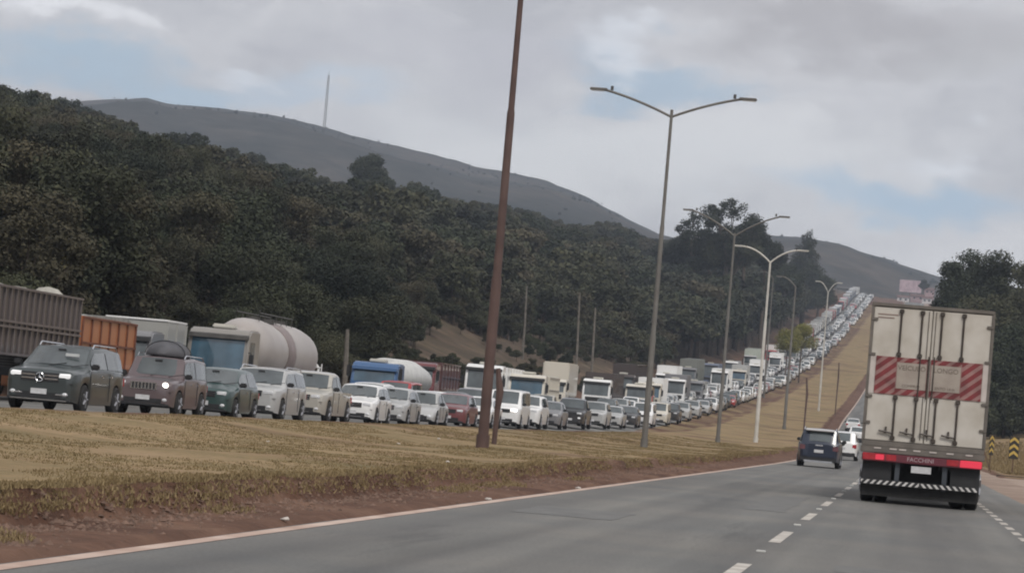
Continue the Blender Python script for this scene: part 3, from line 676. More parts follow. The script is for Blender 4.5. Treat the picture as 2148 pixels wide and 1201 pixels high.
rgc = np.random.default_rng(77); s = MB()
for i in range(9000):
    Y = 20+90*rgc.uniform()**1.6; u = bank_u(Y)+.02+abs(rgc.normal(0, .38))
    if u > -5.75: continue
    X = CX(Y)+u; z = H(X, Y); q = .010+.035*rgc.uniform()**3
    s.add([(X-q, Y, z), (X, Y-q, z), (X+q*rgc.uniform(.6, 1.3), Y, z), (X, Y+q, z), (X+q*.2, Y, z+q*rgc.uniform(.5, 1))], [(0, 1, 4), (1, 2, 4), (2, 3, 4), (3, 0, 4)])
tag(s.build('soil_clods', mat('red_soil_clods', (.22, .14, .105), rough=.95, var=.55, scale=9), None, 0), 'crumbled red soil clods along the shoulder below the bank', 'soil', kind='stuff')

# ------------------------------------------------------------ lamp posts
def lamp_post(X, Y, z0, h, span, rise, rad, m, label, arms=(-1, 1), curve=.6, yaw=0, spur=.3):
    root = empty('street_lamp', (X, Y, z0), yaw); tag(root, label, 'street lamp', 'lamp posts on the median')
    MB().tube([(0, 0, -.3), (0, 0, h*.33), (0, 0, h*.34), (0, 0, h*.66), (0, 0, h*.67), (0, 0, h+spur)], [rad, rad*.97, rad*.8, rad*.74, rad*.6, rad*.5], 12).build('pole', m, root)
    MB().tube([(0, 0, 0), (0, 0, .35)], rad*1.25, 12).build('base_sleeve', m, root)
    for sgn in arms:
        pts_ = []
        for t_ in np.linspace(0, 1, 9):
            pts_.append((sgn*span*t_, 0, h-.1+rise*(t_*1.0+curve*t_*(1-t_))))
        MB().tube(pts_, [rad*.42]*9, 8).build('arm', m, root)
        s = MB(); x0 = sgn*span; hd = pts_[-1][2]; xa, xb = sorted((x0-sgn*.12, x0+sgn*.62))
        s.box(xa, xb, -.15, .15, hd-.05, hd+.06, b=.03)
        h_ = s.build('lamp_head', m, root)
        xa, xb = sorted((x0+sgn*.02, x0+sgn*.56)); MB().box(xa, xb, -.12, .12, hd-.065, hd-.049).build('diffuser', LAMP, h_)
        xa, xb = sorted((x0-sgn*.35, x0-sgn*.27)); MB().tube([(x0-sgn*.3, 0, hd), (x0-sgn*.3, 0, hd+.17)], .06, 8).build('photocell', DSTEEL, h_)
    return root
rust = mat('rusty_painted_steel', (.12, .075, .065), rough=.8, c2=(.075, .045, .04), scale=1.2, detail=8)
gpole = mat('weathered_grey_steel', (.17, .165, .15), rough=.6, c2=(.12, .11, .10), scale=1, detail=6)
wpole = mat('white_galvanised_pole', (.62, .60, .55), rough=.5, c2=(.48, .46, .42), scale=1, detail=6)
def ground_on(px, py, y0=60, y1=400):
    a, e_ = el(px, py); Yt = y0
    while Yt < y1:
        if CAMZ+e_*Yt < H(a*Yt, Yt)+.005: return Yt
        Yt += .25
    return None
def lp_at(px, py_base, px_top, py_top, Y, spanpx, risepx, m, label, **k):
    a, _ = el(px, py_base); X = a*Y; t0 = at(px_top, py_top, Y); gz = H(X, Y); h = t0.z-gz
    return lamp_post(X, Y, gz, h, spanpx*Y/FPX-.6, risepx*Y/FPX, k.pop('rad', .13), m, label, **k)
lp_at(1013, 920, 1108, -120, 74, 330, 75, rust, 'tall rusty brown lamp post, nearest the camera, its top out of the picture', rad=.14)
lp_at(1352, 920, 1403, 240, 118, 176, 48, gpole, 'tall grey lamp post with wide V-shaped arms, second from the camera', rad=.125, curve=.35, spur=.2)
lp_at(1507, 905, 1541, 492, 190, 112, 48, gpole, 'thin dark lamp post with its arms against the gappy tree', rad=.13, curve=.45, spur=.1)
lp_at(1587, 900, 1619, 548, 215, 78, 30, wpole, 'clean white lamp post with two curved arms', rad=.15, curve=1.0, spur=0)
lp_at(1722, 800, 1736, 612, 410, 28, 22, wpole, 'cream lamp post far up the median with curved arms', rad=.14, curve=.9, spur=0)
def far_lamp(px, py, Y, side_u, m, label, span, arms, h=11):
    t0 = at(px, py, Y); X = t0.x; gz = H(X, Y)
    return lamp_post(X, Y, gz, t0.z-gz, span, 1.0, .16, m, label, arms=arms, curve=.9, spur=0)
far_lamp(1669, 600, 300, 0, gpole, 'dim grey lamp post just left of the distant cream one', 1.5, (-1,))
far_lamp(1622, 583, 450, 0, gpole, 'grey lamp whose lit-looking head shows left of the white post', 1.5, (-1,))
# short dark posts down the median
for i, (px, p0, p1, Y, lab) in enumerate([(1043, 772, 905, 84, 'leaning dark rusty post right behind the brown lamp post'), (1690, 792, 852, 300, 'brown stake right of the white lamp post'), (1758, 760, 790, 400, 'thin stake near the upper end of the grass strip')]):
    b0 = at(px-5 if i == 0 else px, p1, Y); t0 = at(px+2, p0, Y); gz = H(b0.x, Y); hh = t0.z-gz; rr = [.10, .11, .10][i]
    s = MB(); s.tube([(0, 0, -.2), (.02, 0, hh*.45), (.05, 0, hh*.7), (t0.x-b0.x, 0, hh)], [rr*.75, rr*.85, rr*1.15, rr*.7], 8)
    o = s.build('steel_post', rust); o.location = (b0.x, Y, gz); tag(o, lab, 'post', 'short posts on the median')

# ------------------------------------------------------------ cars
def lerp(a, b_, t_): return a+(b_-a)*t_
PROFILES = {   # y fraction -> top height fraction; stations: nose, hood front, cowl, windscreen top, roof, rear top, rear glass foot, tail
    'suv':    dict(L=4.6, W=1.88, H=1.68, hood=.62, cowl=.24, wst=.40, rt=.93, rgf=.985, belt=.64, tail=.62, hoodend=.66, clr=.22, wr=.36, tumble=.78),
    'boxy':   dict(L=4.1, W=1.78, H=1.70, hood=.60, cowl=.27, wst=.37, rt=.95, rgf=.985, belt=.62, tail=.62, hoodend=.64, clr=.24, wr=.36, tumble=.82),
    'hatch':  dict(L=3.9, W=1.70, H=1.50, hood=.60, cowl=.22, wst=.42, rt=.86, rgf=.97, belt=.62, tail=.62, hoodend=.66, clr=.18, wr=.31, tumble=.76),
    'sedan':  dict(L=4.4, W=1.74, H=1.46, hood=.60, cowl=.25, wst=.42, rt=.72, rgf=.85, belt=.63, tail=.68, hoodend=.67, clr=.17, wr=.31, tumble=.76),
    'van':    dict(L=4.6, W=1.80, H=1.85, hood=.55, cowl=.16, wst=.30, rt=.96, rgf=.99, belt=.58, tail=.58, hoodend=.60, clr=.2, wr=.32, tumble=.84),
    'pickup': dict(L=5.1, W=1.85, H=1.74, hood=.60, cowl=.25, wst=.37, rt=.58, rgf=.63, belt=.62, tail=.60, hoodend=.65, clr=.26, wr=.38, tumble=.80),
    'beetle': dict(L=4.0, W=1.60, H=1.50, hood=.46, cowl=.30, wst=.42, rt=.62, rgf=.85, belt=.58, tail=.46, hoodend=.60, clr=.2, wr=.33, tumble=.76)}
def car_meshes(kind, detail=2):
    p = PROFILES[kind]; Lc, Wc, Hc = p['L'], p['W'], p['H']; w_ = Wc/2; clr = p['clr']; wr = p['wr']
    Yf = lambda f: -Lc/2+f*Lc
    wf, wb = .185, .80
    za_r = wr+.07
    prof = [(0, p['hood']-.10), (.03, p['hood']-.02), (.10, p['hood']), (p['cowl'], p['hoodend']), (p['wst'], .965), ((p['wst']+p['rt'])/2, 1.0), (p['rt'], .965 if kind != 'van' else .99), (p['rgf'], p['tail']+.02), (1.0, p['tail']-.03)]
    fr = sorted(set([0, .012, .03, .06, .10, p['cowl'], p['wst'], (p['wst']+p['rt'])/2, p['rt'], p['rgf'], .985, 1.0] +
        [wf+za_r/Lc*k_ for k_ in (-1, -.8, -.45, 0, .45, .8, 1)] + [wb+za_r/Lc*k_ for k_ in (-1, -.8, -.45, 0, .45, .8, 1)] + [(p['cowl']+p['wst'])/2]))
    fr = [f for i, f in enumerate(fr) if i == 0 or f-fr[i-1] > .004]
    def top(f): return float(np.interp(f, [a for a, _ in prof], [b_ for _, b_ in prof]))*Hc
    if kind == 'beetle':
        def top(f): return Hc*float(np.interp(f, [0, .06, .16, .30, .42, .55, .7, .85, .95, 1], [.30, .44, .53, .60, .95, 1, .93, .70, .50, .32]))
    belt = p['belt']*Hc
    def ring(f, dx=0):
        zt = top(f); y = Yf(f); end = min(f, 1-f)
        ww = w_*float(np.interp(end, [0, .012, .04, .1, .2, .5], [.74, .85, .935, .975, .99, 1]))
        zu = clr+float(np.interp(end, [0, .03, .1], [.10, .03, 0]))
        za = zu+.02
        for c0 in (wf, wb):
            dy = (f-c0)*Lc
            if abs(dy) < za_r: za = max(za, wr*.98+math.sqrt(max(0, za_r**2-dy**2)))
        cab = max(0., min(1., (zt-belt-.02)/(.28*Hc)))
        zs = min(belt, zt-.07); 
        wt = lerp(ww*.93, w_*p['tumble'], cab)
        zs = max(zs, za+.04); zt2 = max(zt, zs+.03)
        return [(0, y, zu), (.62*ww, y, zu), (.62*ww, y, za), (.965*ww, y, za), (ww, y, lerp(za, zs, .45)), (ww*.995, y, lerp(za, zs, .8)), (ww*.975, y, zs), (lerp(ww*.95, wt, .06), y, zs+.02), (wt, y, zt2-.05-.02*cab), (wt*.93, y, zt2-.012), (wt*.6, y, zt2+.012), (0, y, zt2+.022)]
    rings = [ring(f) for f in fr]; n = len(rings[0]); s = MB()
    for sg in (1, -1):
        for r_ in rings: s.v += [(sg*x, y, z) for x, y, z in r_]
    tot = len(rings)*n
    for q in (0, 1):
        for j in range(len(rings)-1):
            for i in range(n-1):
                a = q*tot+j*n+i; fc = (a, a+1, a+n+1, a+n)
                s.f.append(fc if q else fc[::-1]); s.m.append(0 if i >= 3 else 1)
    for j in (0, len(rings)-1):
        s.f.append(tuple([j*n+i for i in range(n)]+[tot+j*n+i for i in range(n-2, 0, -1)])); s.m.append(0)
    if kind == 'pickup':      # open bed behind the cab: rim and sunken floor
        yb0, yb1 = Yf(p['rgf'])+.08, Yf(.985); zt = top(.9)+.03
        for sg in (1, -1): s.box(sg*(w_-.16)-.05, sg*(w_-.16)+.05, yb0, yb1, zt-.06, zt+.05)
        s.box(-w_+.2, w_-.2, yb0, yb1, zt-.01, zt+.012, mi=1)
    out = {'body': s}
    # windscreen / rear window patches
    def patch(f0, f1, sc=.93, t0=.07, t1=.93):
        A, B = ring(f0), ring(f1); m_ = MB(); rows = []
        wA = A[8][0]*sc; wB = B[8][0]*sc; zA, zB = A[11][2], B[11][2]; y0, y1 = A[0][1], B[0][1]
        nrm = Vector((0, -(zB-zA), (y1-y0))).normalized()
        if nrm.z < 0: nrm = -nrm
        for t_ in (t0, .5, t1):
            for x in (-1, -.85, -.4, 0, .4, .85, 1):
                ww = lerp(wA, wB, t_)*x; crown = -.045*abs(x)**2.5
                m_.v.append((ww, lerp(y0, y1, t_)+nrm.y*(.014+crown), lerp(zA, zB, t_)+nrm.z*(.014+crown)))
        for j in range(2):
            for i in range(6): a = j*7+i; m_.f.append((a, a+1, a+8, a+7)); m_.m.append(0)
        return m_
    out['windscreen'] = patch(p['cowl'], p['wst'])
    out['rear_window'] = patch(p['rt'], p['rgf']) if kind not in ('van',) else patch(p['rt'], p['rgf'], t0=.08, t1=.9)
    # side windows
    def side(sg, f0, f1):
        m_ = MB(); k_ = np.linspace(f0, f1, 7)
        for f in k_:
            r_ = ring(f); a, b_ = Vector(r_[7]), Vector(r_[8]); 
            for t_ in (.08, .93):
                q = a.lerp(b_, t_); m_.v.append((sg*(q.x+.016), q.y, q.z))
        for i in range(6): a = i*2; m_.f.append((a, a+1, a+3, a+2)); m_.m.append(0)
        return m_
    f0 = lerp(p['cowl'], p['wst'], .45); f3 = min(lerp(p['rt'], p['rgf'], .3), .94); mid = lerp(f0, f3, .47)
    for sg in (1, -1):
        out.setdefault('side_window', []).append(side(sg, f0, mid-.008)); out['side_window'].append(side(sg, mid+.008, f3))
    # wheels
    out['wheel'] = []
    for sg in (1, -1):
        for c0 in (wf, wb): out['wheel'].append((sg*(w_-.115), Yf(c0), wr))
    out['dims'] = (Lc, Wc, Hc, clr, wr, top, Yf, w_, belt, p)
    return out
WHM = {}
def wheel_mesh(r, wd, two=False):
    k_ = (round(r, 2), wd, two)
    if k_ in WHM: return WHM[k_]
    s = MB(); pr = [(-.5, .62), (-.5, .9), (-.38, 1), (.38, 1), (.5, .9), (.5, .62)]
    seg = 20
    for (x, q) in pr:
        for i in range(seg): t_ = 2*math.pi*i/seg; s.v.append((x*wd, q*r*math.cos(t_), q*r*math.sin(t_)))
    for j in range(5):
        for i in range(seg): s.f.append((j*seg+i, j*seg+(i+1) % seg, (j+1)*seg+(i+1) % seg, (j+1)*seg+i)); s.m.append(0)
    s.f.append(tuple(range(seg))); s.m.append(0); s.f.append(tuple(range(5*seg, 6*seg))); s.m.append(0)
    rm_ = MB(); rm_.tube([(-wd*.5, 0, 0), (wd*.5, 0, 0)], r*.15, 8, mi=1)
    for sg in (1, -1):
        rm_.tube([(sg*wd*.48, 0, 0), (sg*(wd*.5+.012), 0, 0)], [r*.2, r*.16], 10)
        rm_.tube([(sg*wd*.475, 0, 0), (sg*(wd*.5+.004), 0, 0)], [r*.60, r*.60], 18, mi=1)
        for i in range(5):
            a = i*2*math.pi/5; d = Vector((0, math.cos(a), math.sin(a))); rm_.tube([Vector((sg*(wd*.5+.006), 0, 0))+d*r*.1, Vector((sg*(wd*.5+.006), 0, 0))+d*r*.58], [r*.1, r*.075], 4)
    WHM[k_] = (s.mesh('wheel', RUBBER), rm_.mesh('rim', [RIM, BLACK])); return WHM[k_]
CMESH = {}
def get_car_meshes(kind):
    if kind in CMESH: return CMESH[kind]
    o = car_meshes(kind); r = {}
    r['body'] = o['body'].mesh('body', [PLATE, CHASSIS], 28); r['windscreen'] = o['windscreen'].mesh('windscreen', GLASS, 60); r['rear_window'] = o['rear_window'].mesh('rear_window', GLASS, 60)
    r['side_window'] = [m_.mesh('side_window', GLASS, 60) for m_ in o['side_window']]
    Lc, Wc, Hc, clr, wr, top, Yf, w_, belt, p = o['dims']; yf = -Lc/2; yr = Lc/2; zh = top(.03)
    # front details
    hl = []
    for sg in (1, -1):
        x0, x1 = sg*w_*.48, sg*w_*.80; z0, z1 = zh-.20, zh-.045
        if kind in ('boxy', 'beetle'): m_ = MB().ell((sg*w_*.68, yf+.05, zh-.13), (.09, .06, .09), 12, 8)
        else: m_ = MB().prism([(yf-.012, z0+.02), (yf-.012, z1-.03), (yf+.20, z1+.01), (yf+.20, z0+.03)], min(x0, x1), max(x0, x1), bev=.02)
        hl.append(m_.mesh('headlight', LAMP))
    r['headlight'] = hl
    r['grille_open'] = MB().box(-w_*.46, w_*.46, yf-.012, yf+.06, zh-.26, zh-.07, b=.015).mesh('grille', BLACK)
    r['grille_bars'] = MB()
    r['lower_grille'] = MB().box(-w_*.62, w_*.62, yf-.010, yf+.06, clr+.10, clr+.26, b=.015).mesh('lower_grille', BLACK)
    r['bumper_trim'] = MB().prism([(yf-.02, clr+.04), (yf-.02, clr+.10), (yf+.3, clr+.13), (yf+.3, clr+.02)], -w_*.84, w_*.84, bev=.015).mesh('bumper_trim', BLACK)
    r['plate_f'] = MB().box(-.20, .20, yf-.028, yf-.012, clr+.20, clr+.33).mesh('licence_plate', PLATE)
    r['plate_r'] = MB().box(-.20, .20, yr-.0, yr+.02, clr+.42, clr+.55).mesh('licence_plate', PLATE)
    tl = []
    zt_ = top(.97)
    for sg in (1, -1):
        x0, x1 = sorted((sg*w_*.62, sg*w_*.90)); zz = p['tail']*Hc
        tl.append(MB().box(x0, x1, yr-.12, yr+.008, zz-.30, zz-.08, b=.02).mesh('tail_light', TAIL))
    r['tail_light'] = tl
    r['rear_bumper'] = MB().box(-w_*.84, w_*.84, yr-.1, yr+.03, clr+.03, clr+.24, b=.03).mesh('rear_bumper', BLACK)
    mi_ = []
    for sg in (1, -1):
        x0, x1 = sorted((sg*(w_-.04), sg*(w_+.16))); ym = Yf(lerp(p['cowl'], p['wst'], .25))
        mi_.append(MB().box(x0, x1, ym-.05, ym+.07, belt+.03, belt+.17, b=.03).mesh('mirror', BLACK))
    r['mirror'] = mi_
    rr_ = []
    for sg in (1, -1):
        xr = sg*(w_*p['tumble']-.05); rr_.append(MB().tube([(xr, Yf(p['wst'])+.1, Hc*.965), (xr, Yf(p['wst'])+.25, Hc+.045), (xr, Yf(p['rt'])-.25, Hc+.035), (xr, Yf(p['rt'])-.08, Hc*.96)], .018, 6).mesh('roof_rail', CHROME))
    r['roof_rail'] = rr_
    # door seams and handles
    sm = MB()
    hd = []
    for sg in (1, -1):
        for f in (lerp(p['cowl'], p['wst'], .1), .5*(lerp(p['cowl'], p['wst'], .45)+min(lerp(p['rt'], p['rgf'], .3), .94))):
            y = Yf(f); sm.box(sg*w_-.006 if sg > 0 else -w_-.006, sg*w_+.006, y-.008, y+.008, clr+.12, belt-.02)
        for f in (.46, .64):
            x0, x1 = sorted((sg*(w_-.02), sg*(w_+.03))); hd.append(MB().box(x0, x1, Yf(f)-.08, Yf(f)+.08, belt-.13, belt-.10).mesh('door_handle', CHROME))
    r['door_seam'] = sm.mesh('door_seam', BLACK); r['door_handle'] = hd
    r['wheels'] = o['wheel']; r['dims'] = o['dims']; CMESH[kind] = r; return r
def zh_(top): return top(.03)
def make_car(kind, pm, label, loc, rz=0, detail=2, group=None, cat='car', lit=False, name=None, skip=()):
    r = get_car_meshes(kind); Lc, Wc, Hc, clr, wr, top, Yf, w_, belt, p = r['dims']; yf = -Lc/2
    root = empty(name or {'suv': 'suv', 'boxy': 'suv', 'hatch': 'hatchback', 'sedan': 'sedan_car', 'van': 'van', 'pickup': 'pickup_truck', 'beetle': 'classic_car'}[kind], loc, rz); tag(root, label, cat, group)
    b_ = objm('body', r['body'], root); b_.material_slots[0].link = 'OBJECT'; b_.material_slots[0].material = pm
    objm('windscreen', r['windscreen'], root); objm('rear_window', r['rear_window'], root)
    for m_ in r['side_window']: objm('side_window', m_, root)
    for m_ in r['headlight']:
        h = objm('headlight', m_, root)
        if lit: h.material_slots[0].link = 'OBJECT'; h.material_slots[0].material = LAMPON if lit is True else lit
    if 'grille' not in skip:
        gq = objm('grille', r['grille_open'], root)
        if detail > 1:
            zh = top(.03)
            for k_ in range(2): MB().box(-w_*.43, w_*.43, yf-.022, yf-.008, zh-.14-.07*k_, zh-.125-.07*k_).build('grille_bar', CHROME, gq)
    objm('lower_grille', r['lower_grille'], root); objm('bumper_trim', r['bumper_trim'], root); objm('licence_plate', r['plate_f'], root)
    for m_ in r['mirror']: objm('mirror', m_, root)
    if detail > 1:
        yw = Yf(p['cowl'])
        for sg in (-.15, .45): MB().tube([(sg*w_, yw-.0, top(p['cowl'])+.035), (sg*w_+.42, yw+.10, top(p['cowl'])+.12)], .009, 4).build('wiper', BLACK, root)
        zf = lerp(top(p['cowl']), top(p['wst']), .80); yf_ = lerp(Yf(p['cowl']), Yf(p['wst']), .80)
        MB().box(-.10, .10, yf_-.05, yf_-.02, zf+.0, zf+.06).build('inner_mirror', BLACK, root)
        for sg in (1, -1): MB().ell((sg*w_*.70, yf-.0, clr+.22), (.07, .03, .05), 10, 6).build('fog_lamp', LAMP, root)
        MB().box(-w_*.9, w_*.9, yf+.02, yf+.06, zh_(top)-.305, zh_(top)-.295).build('bumper_seam', BLACK, root)
    wm, rmm = wheel_mesh(wr, .21)
    for (x, y, z) in r['wheels']:
        wo = objm('wheel', wm, root, (x, y, z)); 
        if detail > 0: objm('rim', rmm, wo)
    for m_ in r['tail_light']: objm('tail_light', m_, root)
    objm('rear_bumper', r['rear_bumper'], root); objm('licence_plate', r['plate_r'], root)
    if detail > 1:
        objm('door_seam', r['door_seam'], root)
        for m_ in r['door_handle']: objm('door_handle', m_, root)
        if kind in ('suv', 'boxy'):
            for m_ in r['roof_rail']: objm('roof_rail', m_, root)
    return root
PW = paint('paint_white', (.84, .84, .83), .3, .18); PSV = paint('paint_silver', (.46, .465, .46), .35); PBG = paint('paint_beige', (.44, .42, .375), .35)
PGR = paint('paint_charcoal', (.035, .048, .050), .3, .15); PTE = paint('paint_dark_teal', (.025, .06, .058), .3, .15); PMA = paint('paint_mauve', (.115, .085, .09), .3, .3)
PRD = paint('paint_dark_red', (.16, .035, .04), .3, .3); PBK = paint('paint_black', (.02, .022, .025), .3, .35); PNV = paint('paint_navy', (.010, .018, .040), .3, .03)
PGY = paint('paint_grey', (.20, .20, .21), .35); PRE = paint('paint_red', (.40, .03, .03), .35); PCR = paint('paint_cream', (.64, .60, .52), .4); PBL = paint('paint_blue', (.045, .12, .27), .35)
PSL = paint('paint_slate_blue', (.13, .16, .23), .4); PBR = paint('paint_brown', (.055, .042, .040), .7, .4); POR = paint('paint_orange', (.42, .15, .055), .7, .3)
LA, LB, LC = -21.0, -24.5, -28.1
def lane_y(px, py, u):
    a, _ = el(px, py); Y = u/a
    for _ in range(20): Y = (u+CX(Y))/a
    return Y
def place_q(kind, pm, px, py, label, u=LA, **k):
    Y = lane_y(px, py, u); Lc = PROFILES[kind]['L']; Yc = Y+Lc/2
    sl = math.atan2(P(Yc+2)-P(Yc-2), 4); hd = math.atan2(CX(Yc+3)-CX(Yc-3), 6)
    o = make_car(kind, pm, label, (CX(Yc)+u, Yc, OZ(Yc, u)), **k); o.rotation_euler = (sl, 0, -hd); return o, Y
QN = 'vehicles queued nose to tail on the opposite carriageway'
car1, y1 = place_q('suv', PGR, 83, 800, 'dark grey SUV with chrome star grille, leftmost in the grass-side lane', lit=DRL, group=QN, skip=('grille',), name='suv')
# its grille, star badge, intakes
Lc, Wc, Hc, clr, wr, top, Yf, w_, belt, p = get_car_meshes('suv')['dims']; yf = -Lc/2; zh = top(.03)
s = MB().prism([(yf-.014, zh-.30), (yf-.014, zh-.06), (yf+.06, zh-.06), (yf+.06, zh-.30)], -.50, .50, bev=.02).build('grille', BLACK, car1)
for k_ in range(2):
    for sg in (1, -1): x0, x1 = sorted((sg*.12, sg*.46)); MB().box(x0, x1, yf-.035, yf-.012, zh-.145-.085*k_, zh-.11-.085*k_, b=.006).build('grille_bar', CHROME, s)
bd = MB(); cz = zh-.18
ringp = [(math.cos(a)*.105, yf-.04, cz+math.sin(a)*.105) for a in np.linspace(0, 2*math.pi, 25)]; bd.tube(ringp, .012, 6, cap=False)
for a in (90, 210, 330): bd.tube([(0, yf-.04, cz), (math.cos(R(a))*.10, yf-.04, cz+math.sin(R(a))*.10)], [.022, .004], 5)
bd.build('badge', CHROME, s)
MB().prism([(yf-.022, clr+.05), (yf-.022, clr+.085), (yf+.1, clr+.09), (yf+.1, clr+.04)], -.72, .72, bev=.008).build('bumper_chrome', CHROME, car1)
for sg in (1, -1): x0, x1 = sorted((sg*.42, sg*.74)); MB().prism([(yf-.026, clr+.19), (yf-.026, clr+.225), (yf+.15, clr+.25), (yf+.15, clr+.20)], x0, x1, bev=.008).build('intake_trim', CHROME, car1)
MB().box(.18, .52, -Lc/2+Lc*.30, -Lc/2+Lc*.31, 1.40, 1.47).build('windscreen_sticker', mat('paper_sticker', (.6, .62, .62), rough=.6, var=.1), car1)
car2, _ = place_q('boxy', PMA, 300, 820, 'mauve-grey off-road car with slotted grille and covered roof bag', group=QN, skip=('grille',))
Lc, Wc, Hc, clr, wr, top, Yf, w_, belt, p = get_car_meshes('boxy')['dims']; yf = -Lc/2; zh = top(.03)
gq = MB().box(-.38, .38, yf-.02, yf+.05, zh-.26, zh-.06, b=.01).build('grille', CHROME, car2)
for k_ in range(7): x = -.30+k_*.10; MB().box(x-.028, x+.028, yf-.028, yf-.015, zh-.24, zh-.08).build('grille_slot', BLACK, gq)
hs = [c for c in car2.children if c.name.startswith('headlight')]
hs[0].material_slots[0].link = 'OBJECT'; hs[0].material_slots[0].material = LAMPON; hs[0]['label'] = 'lit headlight'
# roof bag: soft sack strapped on the roof (rests on the car)
bag = MB(); bag.ell((0, 0, .05), (.62, .85, .40), 22, 14)
bag.v = [(v[0]*(1+.06*noise.noise((v[1]*3, v[2]*3, 1))), v[1], max(.0, v[2]*(1+.10*noise.noise((v[0]*2.5, v[1]*2.5, 2))))) for v in bag.v]
bo = bag.build('roof_bag', mat('grey_roof_bag', (.10, .10, .11), rough=.7, var=.4, scale=2)); l0 = car2.location; bo.location = (l0.x, l0.y+.3, l0.z+Hc+.0); tag(bo, 'bulging grey luggage bag strapped on the mauve car roof', 'luggage bag')
for yy in (-.35, .35):
    q = math.sqrt(1-(yy/.85)**2); MB().tube([(math.cos(a_)*.645*q, yy, .05+max(0, math.sin(a_))*.425*q) for a_ in np.linspace(0, math.pi, 11)], .014, 5).build('strap', BLACK, bo)
NEAR = [('hatch', PTE, 424, 835, 'dark teal hatchback between the mauve off-roader and beige silver crossover', False, 2), ('suv', PSV, 520, 835, 'silver crossover with tall rounded roof in front of the tanker cab', False, 2), ('pickup', PBG, 623, 845, 'beige silver double-cab pickup below the tank', False, 2),
        ('hatch', PW, 737, 850, 'white hatchback with round badge, in front of the blue truck', False, 2), ('hatch', PSV, 806, 855, 'white-silver hatchback peeking out behind the badged white one', False, 2), ('beetle', PSV, 872, 860, 'rounded old-fashioned silver car with humped roof', False, 2),
        ('hatch', PRD, 938, 860, 'dark red hatchback left of the brown lamp post', False, 1), ('sedan', PW, 990, 865, 'white sedan just left of the brown lamp post base', False, 1), ('van', PW, 1052, 870, 'white van with glaring headlight right of the brown lamp post', True, 1),
        ('suv', PW, 1094, 872, 'white crossover in front of the cream truck cab', False, 1), ('sedan', PGY, 1143, 876, 'grey sedan squeezed between a white crossover and a black pickup', False, 1), ('pickup', PBK, 1193, 878, 'black pickup with two pale fog lamps', False, 1),
        ('suv', PSV, 1240, 880, 'silver crossover behind the black pickup', False, 1), ('sedan', PSV, 1278, 882, 'silver sedan with bright bumper left of the second lamp post', False, 1), ('hatch', PBK, 1312, 882, 'black hatchback left of the second lamp post base', False, 1), ('van', PW, 1345, 876, 'white van directly behind the second lamp post', False, 1),
        ('van', PCR, 1378, 873, 'cream white van right of the second lamp post', False, 1), ('pickup', PBK, 1402, 870, 'dark pickup after the cream white van', False, 1), ('suv', PSV, 1425, 868, 'pale silver crossover left of the silver sedan', False, 1), ('suv', PSV, 1447, 865, 'silver estate car with dark windows, near the thin dark lamp post', False, 1), ('sedan', PSV, 1470, 860, 'silver-green sedan with bright headlights by the thin dark lamp post', False, 1)]
lastY = 0
for (kd, pm, px, py, lab, lit, det) in NEAR:
    o, lastY = place_q(kd, pm, px, py, lab, lit=lit, detail=det, group=QN); o.scale = (1.09, 1.04, 1.09 if px > 1000 else 1.03)
    if 'round badge' in lab:
        yf = -3.9/2; q = get_car_meshes('hatch')['dims']; zh = q[5](.03)
        b_ = MB(); b_.tube([(0, yf-.02, zh-.15), (0, yf-.05, zh-.15)], .075, 16); b_.build('badge', CHROME, o)
        v_ = MB()
        for pts_ in ([(-.04, .05), (0, 0)], [(.04, .05), (0, 0)], [(-.055, .02), (-.025, -.055)], [(-.025, -.055), (0, -.01)], [(0, -.01), (.025, -.055)], [(.025, -.055), (.055, .02)]):
            v_.tube([(x, yf-.055, zh-.15+z) for x, z in pts_], .006, 4)
        v_.build('badge_letters', BLACK, o)
    if 'black pickup' in lab and 'fog' in lab:
        for sg in (1, -1): MB().ell((sg*.6, -5.1/2-.01, .62), (.09, .03, .05), 10, 6).build('fog_lamp', DRL, o)
print('lastY', lastY)

